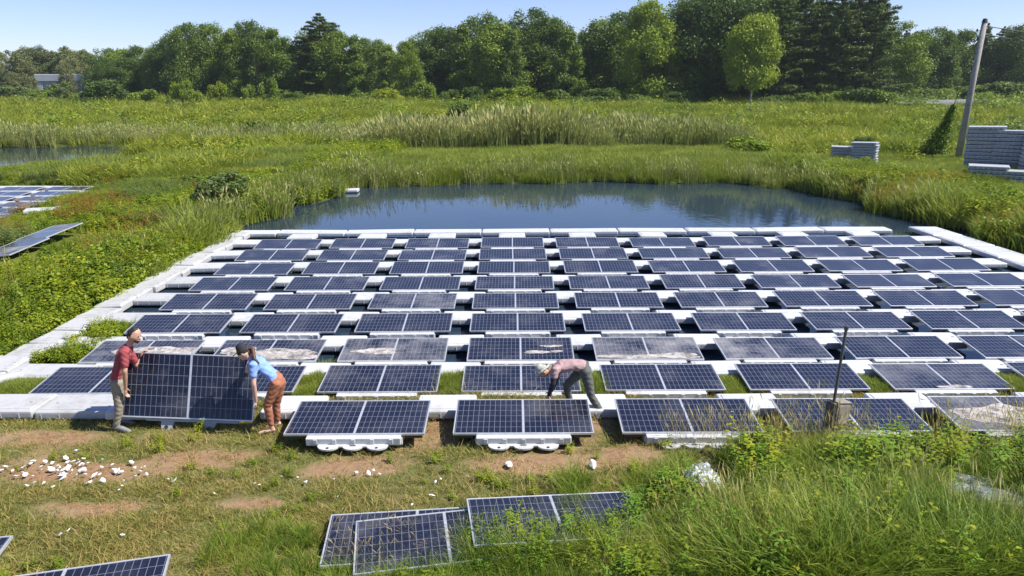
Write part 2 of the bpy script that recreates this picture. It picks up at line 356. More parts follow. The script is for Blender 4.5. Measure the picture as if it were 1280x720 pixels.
def film(parent, blobs, seed, thr=.5):
    """a thin crust of dried dust on the glass, ragged outline; x,y in panel coordinates"""
    r = np.random.default_rng(seed); b = MB()
    for cx, cy, rx, ry in blobs:
        n = 44; ph = r.random(5)*6.28
        poly = []
        for i in range(n):
            t = 2*PI*i/n; k = 1+.14*math.sin(3*t+ph[0])+.09*math.sin(5*t+ph[1])+.06*math.sin(9*t+ph[2])+.05*(r.random()-.5)
            poly.append((min(1.03, max(-1.03, cx+rx*k*math.cos(t))), min(1.02, max(.02, cy+ry*k*math.sin(t)))))
        q = []
        for p in poly:
            if not q or (abs(p[0]-q[-1][0])+abs(p[1]-q[-1][1])) > .004: q.append(p)
        b.prism(q, -.0045, .002+.0015*r.random())
    return tag(b.build('dust_crust', M['film'], parent), 'pale dried dust crust')
row_dx = {1: .08, 2: .07, 3: .075, 4: .03, 5: -.01, 6: -.03, 7: -.045, 8: -.07, 9: -.085}
row_dy = {1: -.08, 2: .13, 3: -.08}; row_dz = {1: .19, 2: .03, 3: .02}
films = {(-1, 3): [(-.35, .42, .42, .14)], (-2, 3): [(.25, .30, .85, .26), (-.6, .45, .35, .22)], (-3, 3): [(.35, .38, .85, .36)],
         (0, 3): [(.35, .35, .28, .07), (.62, .62, .22, .05), (.72, .38, .12, .05)], (1, 3): [(-.3, .12, .75, .09), (.55, .16, .45, .13)],
         (3, 1): [(-.25, .45, .62, .30), (.55, .30, .48, .26)], (3, 2): [(.05, .08, .30, .06)]}
dusty_or_hazed = {(-3, 3), (-2, 3), (-1, 3), (1, 3), (3, 2), (3, 1), (2, 3), (-1, 5)}
for r in range(1, 10):
    cols = [c for c in range(-3, 6)]
    if r == 1: cols = [-1, 0, 1, 2, 3]
    k = 0
    for c in cols:
        x = c*PITCH_X+row_dx[r]; y = (r-1)*PITCH_Y+row_dy.get(r, 0); z = row_dz.get(r, 0)+random.uniform(-.006, .006)
        lx, _ = pxof(x-1.05, y+1, z)
        if lx > 1310: continue
        k += 1
        e = panel_unit(x, y, z, 'cells_dusty' if (c, r) in dusty_or_hazed else 'cells', TILT+random.uniform(-.018, .014), random.uniform(-.008, .008))
        if (c, r) in films: film(e, films[c, r], 100+c*7+r)
        d = 'crusted with pale dust, ' if (c, r) in films else ''
        tag(e, f'solar panel {d}{ordn(k)} from left in the {ordn(r)} row from the lawn', 'solar panel', 'solar panels floating in rows on the pond')
def link_float(w_, d_, h=.15):
    b = MB(); b.box(-w_/2, w_/2, -d_/2, d_/2, -h, 0, .045, 3)
    for x in np.arange(-w_/2+.12, w_/2-.08, .30): b.box(x-.012, x+.012, -d_/2-.005, -d_/2+.03, -h*.85, -.045, .006, 1)
    b.box(-w_/2+.07, w_/2-.07, -d_/2+.08, d_/2-.08, -.01, .010, .006, 1)
    for s in (-1, 1): b.tube([(s*w_*.36, 0, -.01), (s*w_*.36, 0, .022)], .035, 10)
    return b.mesh('walkway_float')
W_SMALL = link_float(.98, .68); W_LONG = link_float(1.55, .74); W_PERIM = link_float(.70, .86, .19); W_BLOCK = link_float(.95, .78); W_BACK = link_float(2.48, .66); W_WIDE = link_float(1.08, 1.74)
def wfloat(me, x, y, z, mat, label, group, rz=0., cat='float'):
    key = me.name+mat
    m = bpy.data.meshes.get(key) or me.copy()
    if m.name != key: m.name = key; m.materials.clear(); m.materials.append(M[mat])
    o = link('walkway_float', m, None); o.location = (x, y, z); o.rotation_euler = (random.uniform(-.012, .012), random.uniform(-.012, .012), rz)
    return tag(o, label, cat, group)
GC = 'short walkway floats in the gaps between panels'
for r in range(1, 10):
    k = 0
    for g in range(-4, 6):
        x = (g+.5)*PITCH_X+row_dx[r]; y = (r-1)*PITCH_Y+1.335+.5*row_dy.get(r, 0); z = -.035+.5*row_dz.get(r, 0)+(.03 if r == 1 else 0)
        if r == 1 and g < -3: continue
        if pxof(x-.5, y, z)[0] > 1320: continue
        k += 1
        lab = f'white walkway float in the gap behind the {ordn(r)} panel row, {ordn(k)} gap from the left'
        if g == -4: wfloat(W_LONG, x-.12, y, z, 'grey' if r < 7 else 'white', f'grubby white float finger joining the left edge walkway behind the {ordn(r)} panel row', 'float fingers on the left side of the array', random.uniform(-.02, .02))
        elif g == 5: wfloat(W_LONG, x+.1, y, z, 'white', f'white float finger joining the right edge walkway behind the {ordn(r)} panel row', 'float fingers on the right side of the array')
        else: wfloat(W_SMALL, x, y, z, 'white', lab, GC)
for i, x in enumerate((-8.75, -7.18)):
    wfloat(W_LONG, x, 1.50-.03*i, .05-.01*i, 'grey', ('mossy white float at the left end of the front walkway' if i == 0 else 'grubby white float in front walkway, second from its left end'), 'front walkway floats', -.02)
# side walkways
for i in range(17):
    y = 17.0-.90*i; x = -10.12+.008*i+random.uniform(-.035, .035)
    o = wfloat(W_PERIM, x, y, -.02+(.05 if y < 4 else 0)+random.uniform(-.02, .02), 'grey', f'grubby white float of the left edge walkway, {ordn(i+1)} from its far end', 'left edge walkway floats', random.uniform(-.06, .06)+(.05 if i > 13 else 0))
    o.rotation_euler.x += random.uniform(-.03, .03); o.rotation_euler.y += random.uniform(-.04, .04)
for i in range(5):
    wfloat(W_WIDE, 15.30+.04*i, 16.95-1.80*i, -.02, 'white', f'white float of the right edge walkway, {ordn(i+1)} from its far end', 'right edge walkway floats', .01)
for i in range(10):
    x = -8.8+2.52*i+1.26-2.5
    wfloat(W_BACK, x, 17.50, -.02, 'white', f'long white float of the far edge walkway, {ordn(i+1)} from its left end', 'far edge walkway floats')
for c in range(-3, 6):
    wfloat(W_BLOCK, c*PITCH_X-.1, 16.62, -.02, 'white', f'square white float behind the far panel row, {ordn(c+4)} from the left', 'square floats behind the far panel row')
# short loop of hose-like float at the front left corner
b = MB(); b.tube([(-9.95, 1.9, .0), (-9.72, 2.25, .02), (-9.45, 2.7, .0), (-9.3, 2.95, -.02)], [.08, .09, .09, .08], 12)
tag(b.build('float_tube', M['grey'], smooth=True), 'rounded grubby white float tube slanting across the front left corner', 'float tube')

# second array on the side pond
GA2 = 'solar panels on the side pond'
n = 0
for r in range(5):
    for c in range(4):
        x = -23.75-c*2.52+.75*0-(4-r)*.0; y = 29.6-r*1.9
        x = x+(r*.42)
        if pxof(x+1.05, y, 0)[0] < -25: continue
        n += 1
        e = panel_unit(x, y, .0, 'cells', .06)
        tag(e, f'solar panel on the side pond, {ordn(r+1)} row from far, {ordn(c+1)} from right', 'solar panel', GA2)
        if r < 4: wfloat(W_SMALL, x+1.26, y-.5, -.0, 'white', f'white float between panels on the side pond, {ordn(r+1)} row, {ordn(c+1)} from the right', 'white floats on the side pond')
for i in range(4):
    wfloat(W_BACK, -23.4-2.52*i, 31.2, 0, 'white', f'long white float at the far edge of the side pond array, {ordn(i+1)} from the right', 'far edge floats of the side pond')
wfloat(W_LONG, -19.2, 20.6, .42, 'white', 'white float tipped up in the weeds beside the side pond array', 'loose floats', .4)
# lone float moored at the far left corner of the pond
fl = wfloat(W_LONG, -9.0, 29.9, -.07, 'white', 'lone white float moored at the far left corner of the pond', 'loose floats', .05)

# loose panels lying in the grass
LOOSE = []
def loose_panel(corner, xdir, ydir, label, group=None, mat='cells'):
    """corner = back left corner of the panel, xdir along its long side, ydir from back to front"""
    X = Vector(xdir).normalized(); Yb = -Vector(ydir).normalized(); Z = X.cross(Yb).normalized(); Yb = Z.cross(X)
    o = Vector(corner)+X*(PW/2)-Yb*PD
    e = empty('solar_panel'); e.matrix_world = Matrix(((X.x, Yb.x, Z.x, o.x), (X.y, Yb.y, Z.y, o.y), (X.z, Yb.z, Z.z, o.z), (0, 0, 0, 1)))
    add_panel(e, mat); LOOSE.append(e.matrix_world.inverted()); return tag(e, label, 'solar panel', group)
GL_ = 'loose solar panels lying in the grass'
LP_ = []
def L3(a, b): return Vector(b)-Vector(a)
p1 = atz(414, 643, .10); p1b = atz(570, 634, .10); p1c = atz(391, 712, .09)
loose_panel(p1, L3(p1, p1b), L3(p1, p1c), 'loose solar panel in the grass partly covered by another, its left end bare', GL_)
p2 = atz(445, 651, .15); p2b = atz(577, 637, .17); p2c = atz(438, 700, .14)
loose_panel(p2, L3(p2, p2b), L3(p2, p2c), 'loose solar panel lying slantwise on top of another in the foreground grass', GL_)
p3 = atz(583, 623, .22); p3b = atz(788, 613.5, .15); p3c = atz(577, 680, .24)
loose_panel(p3, L3(p3, p3b), L3(p3, p3c), 'loose solar panel half hidden by tall grass, right of the stacked pair', GL_)
p4 = atz(213, 692, .16); p4a = atz(25, 718.5, .16); p4c = atz(203, 728, .14)
d = L3(p4a, p4).normalized()
loose_panel(Vector(p4)-d*PW, d, L3(p4, p4c), 'loose solar panel poking in at the bottom left of the photo', GL_)
p5 = atz(16, 669, .16); p5c = atz(-3, 706, .14); d = Vector((.985, .17, 0))
loose_panel(Vector(p5)-d*PW, d, L3(p5, p5c), 'loose solar panel with just a corner showing at the left edge of the photo', GL_)
# two weathered panels tipped on the left bank
q1 = atz(100, 306, .62); q1a = atz(58, 303, .62); q1b = atz(30, 344, .62)
loose_panel((-14.75, 15.3, .74), (-.02, -1, -.05), (-1, 0, -.10), 'weathered solar panel lying on the left bank, the farther of two', 'weathered panels on the left bank', 'cells_dusty')
loose_panel((-14.62, 13.1, .64), (.03, -1, -.04), (-1, 0, -.08), 'weathered solar panel lying on the left bank, the nearer of two', 'weathered panels on the left bank', 'cells_dusty')
# grey panel back buried in the weeds on the lower right
g1 = atz(1196, 632, .18)
M['mesh_sheet'] = simple('grey_sheet', (.34, .36, .40), .6, 0, .45, 9., .02)
def crumple(name, nx_, ny_, sx, sy, amp, mat, seed, label, cat, loc, rz, tilt=0.):
    r = np.random.default_rng(seed); bm = bmesh.new(); bmesh.ops.create_grid(bm, x_segments=nx_, y_segments=ny_, size=.5)
    for v in bm.verts:
        x, y = v.co.x, v.co.y; e = max(abs(x), abs(y))*2
        wob = 1+.22*(vnoise(np.array([math.atan2(y, x)*2+9]), np.array([1.]), 1., seed)[0]-.5)
        v.co = Vector((x*sx*wob, y*sy*wob, amp*((vnoise(np.array([x*9+5.]), np.array([y*9+5.]), 1., seed)[0]-.5)+.5*(vnoise(np.array([x*22+5.]), np.array([y*22+5.]), 1., seed+1)[0]-.5)+.6*(1-e**3))))
    m = bpy.data.meshes.new(name); bm.to_mesh(m); bm.free(); o = link(name, m, mat, smooth=False)
    so_ = o.modifiers.new('s', 'SOLIDIFY'); so_.thickness = .006
    o.location = loc; o.rotation_euler = (tilt, 0, rz); return tag(o, label, cat)
crumple('plastic_sheet', 26, 14, 2.2, .55, .14, M['mesh_sheet'], 5, 'crumpled grey plastic sheet half buried in the weeds at the lower right', 'plastic sheet', (6.3, -2.05, .12), R(-42))
M['bag'] = simple('white_bag', (.62, .63, .64), .5, 0, .1, 8.)
bagp = atz(877, 598, .26)
crumple('plastic_bag', 22, 22, .42, .42, .11, M['bag'], 11, 'crumpled white plastic bag lying in the foreground grass', 'plastic bag', tuple(bagp), .3, .35)

# lifted panel, carried by the two workers
bl, br, tl, tr = aty(152, 521, .78), aty(316, 527, .78), aty(178, 440, 1.12), aty(312, 446, 1.12)
X = Vector(br-bl).normalized(); Yb = Vector((tl+tr)/2-(bl+br)/2).normalized(); Z = X.cross(Yb).normalized(); Yb = Z.cross(X)
o = Vector((bl+br)/2)
lp = empty('solar_panel'); lp.matrix_world = Matrix(((X.x, Yb.x, Z.x, o.x), (X.y, Yb.y, Z.y, o.y), (X.z, Yb.z, Z.z, o.z), (0, 0, 0, 1)))
add_panel(lp)
b = MB(); b.box(-.62, .62, -.045, .80, -.16, -.04, .02); b.box(-.68, .80, -.05, .02, -.10, -.04, .01)
for cx in (-.34, .34):
    b.prism([(cx-.10, -.04), (cx-.09, -.17), (cx-.05, -.215), (cx+.03, -.215), (cx+.075, -.16), (cx+.11, -.04)], -.11, -.06)
lf = b.build('float', M['stackgrey'], lp)
b = MB()
for cx in (-.35, .33): b.tube([(cx, -.145, -.062), (cx, -.145, -.054)], .032, 12)
b.build('coupling_hole', M['dark'], lf)
tag(lp, 'solar panel held upright at the shore between the two workers on the left', 'solar panel')
LPM = lp.matrix_world.copy()

# ------------------------------------------------------------------ people
def limb(b, pts, rad, side=None, flat=1., n=14):
    pts = [Vector(p) for p in pts]; rad = rad if hasattr(rad, '__len__') else [rad]*len(pts)
    P, Rd, Dr = [], [], []
    dirs = [(pts[min(i+1, len(pts)-1)]-pts[max(i-1, 0)]).normalized() for i in range(len(pts))]
    for k in (-.98, -.8, -.45): P.append(pts[0]+dirs[0]*rad[0]*k*flat); Rd.append(rad[0]*math.sqrt(1-k*k)); Dr.append(dirs[0])
    for p, r_, d in zip(pts, rad, dirs): P.append(p); Rd.append(r_); Dr.append(d)
    for k in (.45, .8, .98): P.append(pts[-1]+dirs[-1]*rad[-1]*k*flat); Rd.append(rad[-1]*math.sqrt(1-k*k)); Dr.append(dirs[-1])
    rings = []; s0 = Vector(side).normalized() if side is not None else dirs[0].orthogonal().normalized()
    for p, r_, d in zip(P, Rd, Dr):
        s_ = (s0-d*s0.dot(d)).normalized(); u = d.cross(s_)
        if side is None: s0 = s_
        rings.append([b.b.verts.new(p+s_*math.cos(2*PI*k/n)*r_+u*math.sin(2*PI*k/n)*r_*flat) for k in range(n)])
    for i in range(len(rings)-1):
        for k in range(n): b.b.faces.new((rings[i][k], rings[i][(k+1) % n], rings[i+1][(k+1) % n], rings[i+1][k]))
    b.b.faces.new(rings[0][::-1]); b.b.faces.new(rings[-1])
def fuse(b, name, mat, parent, voxel, smooth_it=3, fold=0., origin=None):
    m0 = b.mesh(name); o = bpy.data.objects.new(name, m0); COL.objects.link(o)
    md = o.modifiers.new('r', 'REMESH'); md.mode = 'VOXEL'; md.voxel_size = voxel
    ms = o.modifiers.new('s', 'SMOOTH'); ms.iterations = smooth_it; ms.factor = .5
    m = bpy.data.meshes.new_from_object(o.evaluated_get(bpy.context.evaluated_depsgraph_get())); bpy.data.objects.remove(o)
    co = np.empty(len(m.vertices)*3, np.float32); m.vertices.foreach_get('co', co); co = co.reshape(-1, 3)
    if fold:
        nr = np.empty(len(m.vertices)*3, np.float32); m.vertices.foreach_get('normal', nr); nr = nr.reshape(-1, 3)
        k = np.sin(co[:, 2]*75+np.sin(co[:, 0]*26)*2.2+np.sin(co[:, 1]*31)*2)*.6+vnoise(co[:, 0]*20+99, co[:, 2]*26+99, 1., 5)*1.2-.6
        co = co+nr*k[:, None]*fold
    m.vertices.foreach_set('co', (co-np.array(parent.location, np.float32)).ravel()); m.update()
    for p in m.polygons: p.use_smooth = True
    m.name = name; m.materials.clear(); m.materials.append(mat)
    q = bpy.data.objects.new(name, m); COL.objects.link(q); q.parent = parent; return q
def hand(b, wrist, d, palm_n, curl=.6, L=.185):
    """palm, four curled fingers of unequal length and a thumb leaving the side of the palm"""
    d = Vector(d).normalized(); n_ = Vector(palm_n); n_ = (n_-d*n_.dot(d)).normalized(); s_ = d.cross(n_)
    w0 = Vector(wrist); pm = w0+d*L*.27
    limb(b, [w0, pm, w0+d*L*.45], [.026, .037, .036], side=s_, flat=.5)
    for i, (off, ln) in enumerate(((-.030, .80), (-.010, .95), (.010, .90), (.029, .70))):
        base = w0+d*L*.48+s_*off; l = L*.5*ln
        d1 = (d+n_*curl*.6).normalized(); d2 = (d+n_*curl*1.5).normalized(); d3 = (d*.4+n_*curl*2).normalized()
        k1 = base+d1*l*.42; k2 = k1+d2*l*.32; limb(b, [base, k1, k2, k2+d3*l*.26], [.0095, .009, .0085, .0075], n=8)
    tb = w0+d*L*.12-s_*.026; t1 = tb+(d*.6-s_*.7+n_*.4).normalized()*L*.22; limb(b, [tb, t1, t1+(d*.8-s_*.1+n_*.5).normalized()*L*.2], [.013, .011, .009], n=8)
def cloth(name, col, rough=.85): return simple(name, col, rough, 0, .14, 16., .002)
SK = simple('skin', (.50, .29, .20), .55, 0, .06, 8.); SK2 = simple('skin_light', (.60, .38, .29), .55, 0, .06, 8.)
def person(J, fwd, head_dir, c, label):
    """J: joints in metres. fwd: body facing, head_dir: where the face looks, c: colours"""
    e = empty('person', (J['pelvis'][0], J['pelvis'][1], min(J['ankle_n'][2], J['ankle_f'][2])-.09))
    V_ = {k: Vector(v) for k, v in J.items()}; side = Vector((0, 1, 0)); fwd = Vector(fwd).normalized(); hd = Vector(head_dir).normalized()
    up = (V_['head']-V_['neck']).normalized(); up = (up-hd*up.dot(hd)*.8).normalized(); hs = hd.cross(up).normalized(); H = V_['head']
    g = c.get('k', 1.)
    b = MB()
    limb(b, [V_['pelvis'], V_['waist'], V_['chest'], V_['chest'].lerp(V_['neck'], .6)], [.135*g, .120*g, .145*g, .10*g], side, .68)
    limb(b, [V_['chest'].lerp(V_['neck'], .5), V_['neck'], H-up*.04], [.062, .050, .052])
    limb(b, [H-up*.015+hd*.0, H+up*.035], [.088, .082], hs, 1.08)                                     # cranium
    limb(b, [H-up*.03+hd*.035, H-up*.085+hd*.052], [.066, .040], hs, .95)                              # face and jaw
    limb(b, [H+up*.005+hd*.088, H-up*.028+hd*.106], [.009, .015], n=8)                                 # nose
    limb(b, [H-up*.058+hd*.088-hs*.02, H-up*.058+hd*.088+hs*.02], [.009, .009], n=8)                   # mouth
    for s_ in (-1, 1): limb(b, [H+hs*s_*.086+up*.012, H+hs*s_*.088-up*.030], [.017, .013], hd, .5, 8)
    for s_ in ('n', 'f'):
        sh, el, ha = V_['sh_'+s_], V_['el_'+s_], V_['ha_'+s_]
        limb(b, [V_['chest'].lerp(sh, .6), sh, sh.lerp(el, .5), el], [.055, .052, .044, .038]); limb(b, [el, el.lerp(ha, .35), ha], [.038, .037, .024])
        hand(b, ha, (ha-el).normalized()+Vector(c.get('hand_'+s_, (0, 0, 0))), c.get('palm_'+s_, (fwd.x, 0, 0)), .7)
        hp, kn, an, to = V_['hip_'+s_], V_['knee_'+s_], V_['ankle_'+s_], V_['toe_'+s_]
        limb(b, [V_['pelvis'].lerp(hp, .5), hp, hp.lerp(kn, .5), kn], [.07, .080, .068, .050]); limb(b, [kn, kn.lerp(an, .3), an], [.050, .052, .034])
        limb(b, [an-(to-an).normalized()*.02-Vector((0, 0, .03)), an.lerp(to, .5)-Vector((0, 0, .01)), to], [.032, .034, .024])
    body = fuse(b, 'body', c['skin'], e, .0085, 2)
    for s_ in (-1, 1):
        q = MB(); limb(q, [H+hd*.082+hs*s_*.030+up*.010-hs*.006, H+hd*.082+hs*s_*.030+up*.010+hs*.006], [.009, .009], n=8); o = q.build('eye', M['dark'], e, True); o.data.transform(Matrix.Translation(-e.location))
    # shirt: torso and sleeves
    b = MB(); wv = V_['waist']; lo = V_['pelvis'].lerp(wv, .15)
    limb(b, [lo, wv, V_['chest'], V_['chest'].lerp(V_['neck'], .55)], [.155*g, .140*g, .168*g, .115*g], side, .70)
    for s_ in ('n', 'f'):
        sh, el = V_['sh_'+s_], V_['el_'+s_]; limb(b, [V_['chest'].lerp(sh, .55), sh, sh.lerp(el, c.get('sleeve', .68))], [.075, .069, .062])
    fuse(b, 'shirt', c['shirt'], e, .012, 3, .0045)
    if 'sleeves' in c:
        for s_ in ('n', 'f'):
            b = MB(); sh, el, ha = V_['sh_'+s_], V_['el_'+s_], V_['ha_'+s_]; limb(b, [sh.lerp(el, .45), el, ha.lerp(el, .08)], [.056, .046, .034]); fuse(b, 'sleeve', c['sleeves'], e, .011, 2, .003)
    b = MB(); limb(b, [V_['pelvis'].lerp(wv, .55), V_['pelvis'], V_['hip_n'].lerp(V_['hip_f'], .5)], [.138*g, .155*g, .14*g], side, .76)
    for s_ in ('n', 'f'):
        hp, kn, an = V_['hip_'+s_], V_['knee_'+s_], V_['ankle_'+s_]; an = kn.lerp(an, c.get('leg', .97))
        limb(b, [V_['pelvis'].lerp(hp, .6), hp, hp.lerp(kn, .5), kn, kn.lerp(an, .35), an], [.10, .098, .084, .066, .064, .050])
    fuse(b, 'trousers', c['pants'], e, .012, 3, .004)
    for s_ in ('n', 'f'):
        an, to = V_['ankle_'+s_], V_['toe_'+s_]; b = MB(); bk = an-(to-an).normalized()*.03-Vector((0, 0, .045))
        if c.get('sandal'): limb(b, [Vector((bk.x, bk.y, to.z-.022)), to+(to-an).normalized()*.02-Vector((0, 0, .022))], [.038, .042], None, .3); limb(b, [an.lerp(to, .55)-Vector((0, .045, .01)), an.lerp(to, .55)+Vector((0, 0, .022)), an.lerp(to, .55)+Vector((0, .045, -.01))], [.010]*3, n=8)
        else: limb(b, [bk, an.lerp(to, .5)-Vector((0, 0, .012)), to+(to-an).normalized()*.02], [.044, .045, .036])
        fuse(b, 'shoe', c['shoe'], e, .009, 2)
    b = MB()
    if c['hat'] == 'none':
        limb(b, [H+up*.030-hd*.020, H+up*.050-hd*.012], [.093, .080], hs, 1.02); limb(b, [H-up*.04-hd*.06, H+up*.02-hd*.04], [.055, .075], hs); fuse(b, 'hair', c['hair'], e, .009, 2, .003)
        b = MB(); limb(b, [H-up*.060+hd*.052-hs*.05, H-up*.092+hd*.070, H-up*.060+hd*.052+hs*.05], [.022, .030, .022]); fuse(b, 'beard', c['hair'], e, .008, 2)
    else:
        limb(b, [H-up*.05-hd*.055, H+up*.01-hd*.045], [.050, .070], hs)
        if c.get('tail'): limb(b, [H-hd*.10+up*.0, H-hd*.15-up*.03, Vector(c['tail'][0]), Vector(c['tail'][1])], [.040, .036, .030, .012])
        fuse(b, 'hair', c['hair'], e, .009, 2, .002)
        b = MB(); limb(b, [H+up*.030-hd*.010, H+up*.070-hd*.012], [.100, .080], hs, 1.05); fuse(b, 'hat', c['hatmat'], e, .009, 3)
        b = MB()
        if c['hat'] == 'cap': limb(b, [H+up*.040+hd*.075, H+up*.030+hd*.155], [.070, .060], hs, .12)
        else:
            for k in range(16):
                a0, a1 = k*PI/8, (k+1)*PI/8; f_ = lambda a: H+up*(.028-.012*math.cos(a)**2)+(hd*math.cos(a)+hs*math.sin(a))*.135
                limb(b, [f_(a0), f_(a1)], [.034, .034], up, .25, 8) if False else limb(b, [f_(a0), f_(a1)], [.022, .022], n=8)
        fuse(b, 'brim', c['hatmat'], e, .008, 2)
    return tag(e, label, 'person', None)
def A3(px, py, Y, dz=0.): v = aty(px, py, Y); return (v[0], v[1], v[2]+dz)
def G3(px, py, Y, h):                      # a foot joint: column from the photo, height from the ground below
    v = aty(px, py, Y); gz_ = float(height(np.array([v[0]]), np.array([Y]))[0]); return (v[0], Y, gz_+h)
man = dict(pelvis=A3(147, 474, .84), waist=A3(151, 457, .84), chest=A3(156, 442, .84), neck=A3(162, 429, .84), head=A3(168, 419, .84),
 sh_n=A3(155, 440, .65), el_n=A3(156, 464, .60), ha_n=A3(157, 486, .68), sh_f=A3(161, 438, 1.02), el_f=A3(171, 457, 1.08), ha_f=A3(176, 447, 1.12),
 hip_n=A3(146, 478, .75), knee_n=A3(149, 508, .72), ankle_n=G3(146, 535, .72, .10), toe_n=G3(160, 540, .66, .035), hip_f=A3(149, 477, .94), knee_f=A3(155, 505, .98), ankle_f=G3(152, 531, 1.0, .10), toe_f=G3(166, 534, .96, .035))
person(man, (1, 0, 0), (.95, -.1, -.28), dict(skin=SK, shirt=cloth('maroon_cloth', (.30, .055, .065)), pants=cloth('khaki_cloth', (.27, .235, .175)), shoe=simple('grey_boot', (.20, .20, .20), .8), hair=simple('black_hair', (.012, .010, .009), .7), hat='none', palm_n=(1, 0, 0), palm_f=(.3, -.5, -1), k=1.),
 'person in a maroon shirt and khaki trousers holding the left edge of the lifted panel')
wom = dict(pelvis=A3(346, 474, .70), waist=A3(337, 466, .70), chest=A3(322, 453, .70), neck=A3(312, 447, .70), head=A3(304, 440, .70),
 sh_n=A3(316, 456, .54), el_n=A3(317, 480, .50), ha_n=A3(320, 502, .58), sh_f=A3(318, 450, .88), el_f=A3(309, 464, .98), ha_f=A3(311, 452, 1.06),
 hip_n=A3(346, 479, .61), knee_n=A3(334, 507, .58), ankle_n=G3(340, 536, .60, .10), toe_n=G3(325, 545, .55, .035), hip_f=A3(350, 478, .80), knee_f=A3(345, 506, .84), ankle_f=G3(348, 534, .86, .10), toe_f=G3(335, 538, .84, .035))
person(wom, (-1, 0, 0), (-.86, -.08, -.5), dict(skin=SK2, shirt=cloth('blue_cloth', (.20, .33, .68)), pants=cloth('rust_cloth', (.33, .125, .065)), shoe=simple('brown_sandal', (.12, .06, .04), .7), sandal=True, leg=.80, hair=simple('brown_hair', (.07, .030, .018), .6), hat='cap', hatmat=cloth('black_cap', (.018, .018, .02)), tail=(A3(318, 449, .60), A3(324, 454, .56)), palm_n=(-1, .2, 0), palm_f=(-.3, -.6, -1), k=.90, sleeve=.55),
 'person in light blue shirt, rust trousers and black cap bending to hold the panel')
wk = dict(pelvis=A3(730, 458, 1.24), waist=A3(717, 456, 1.24), chest=A3(701, 458, 1.24), neck=A3(690, 461, 1.24), head=A3(679, 464, 1.24),
 sh_n=A3(694, 463, 1.06), el_n=A3(691, 480, 1.02), ha_n=A3(686, 494, 1.08), sh_f=A3(698, 460, 1.42), el_f=A3(695, 476, 1.46), ha_f=A3(689, 489, 1.44),
 hip_n=A3(732, 464, 1.15), knee_n=A3(739, 495, 1.10), ankle_n=G3(751, 524, 1.04, .10), toe_n=G3(746, 530, .93, .035), hip_f=A3(727, 463, 1.34), knee_f=A3(708, 482, 1.34), ankle_f=A3(712, 500, 1.44), toe_f=A3(703, 503, 1.40))
person(wk, (-1, 0, 0), (-.75, -.10, -.65), dict(skin=SK, shirt=cloth('pink_cloth', (.37, .245, .24)), pants=cloth('olive_cloth', (.095, .10, .088)), shoe=simple('dark_shoe', (.05, .045, .04), .8), hair=simple('dark_hair', (.03, .02, .015), .7), hat='sun', hatmat=cloth('pale_hat', (.42, .42, .36)), sleeves=cloth('black_sleeve', (.018, .018, .028)), palm_n=(-.5, 0, -1), palm_f=(-.5, 0, -1), k=.95, sleeve=.45),
 'person in a pink shirt and pale hat bending over the second front row panel')

# ------------------------------------------------------------------ foam scraps
M['foam'] = simple('foam', (.66, .65, .63), .7, 0, .06, 20., .004)
scr = []
for v in range(6):
    b = MB(); bmesh.ops.create_icosphere(b.b, subdivisions=2, radius=1); r = np.random.default_rng(40+v)
    sc_ = np.array([1, .45+.3*r.random(), .22+.16*r.random()]); off = r.random(3)*9
    for q in b.b.verts:
        n_ = .55+.9*vnoise(np.array([q.co.x*1.7+off[0]]), np.array([q.co.y*1.7+q.co.z+off[1]]), 1.3, 50+v)[0]
        q.co = Vector((q.co.x*sc_[0]*n_, q.co.y*sc_[1]*n_, q.co.z*sc_[2]*n_))
    m_ = b.mesh('foam_scrap'); m_.materials.append(M['foam']); scr.append(m_)
spots = []
r = np.random.default_rng(3)
for (cx, cy, sx, sy, n_) in [(78, 590, 13, 6, 26), (90, 585, 24, 8, 12), (12, 592, 12, 4, 7), (100, 579, 14, 3, 5), (152, 587, 12, 6, 13), (170, 590, 8, 5, 4), (212, 601, 4, 2, 2), (40, 607, 6, 3, 3), (122, 602, 8, 5, 4), (152, 613, 6, 3, 2), (60, 580, 4, 3, 1)]:
    for _ in range(n_): spots.append((cx+r.normal()*sx, cy+r.normal()*sy, .045, 'white foam scrap in the heap of broken foam on the lawn', 'white foam scraps heaped on the lawn at the left'))
for (x, y) in [(475, 594), (467, 589), (461, 593), (417, 600), (422, 622), (352, 597), (362, 592), (372, 598), (382, 604), (324, 608), (492, 590), (544, 604), (551, 600), (540, 621), (637, 582), (741, 583), (783, 588), (725, 604), (318, 606), (446, 592), (153, 670), (75, 670), (86, 664), (268, 618), (515, 632)]:
    spots.append((x, y, .04, 'small white foam scrap lying alone on the worn lawn', 'scattered foam scraps'))
near_lab = {(637, 582): 'white foam scrap with a dark underside below the worker in pink', (741, 583): 'white foam scrap on bare soil right of the worker in pink'}
for (x, y, s_, lab, g) in spots:
    p = atz(x, y, 0.); hz = float(height(np.array([p[0]]), np.array([p[1]]))[0]); p = atz(x, y, hz+.03)
    o = link('foam_scrap', scr[random.randrange(6)], None); k = s_*random.uniform(.35, 1.1)
    if (x, y) in near_lab: lab = near_lab[x, y]; k = .075
    o.location = (p[0], p[1], hz+.045+k*.2); o.scale = (k, k, k); o.rotation_euler = (random.uniform(-.6, .6), random.uniform(-.6, .6), random.uniform(0, 6.3))
    tag(o, lab, 'foam scrap', g)

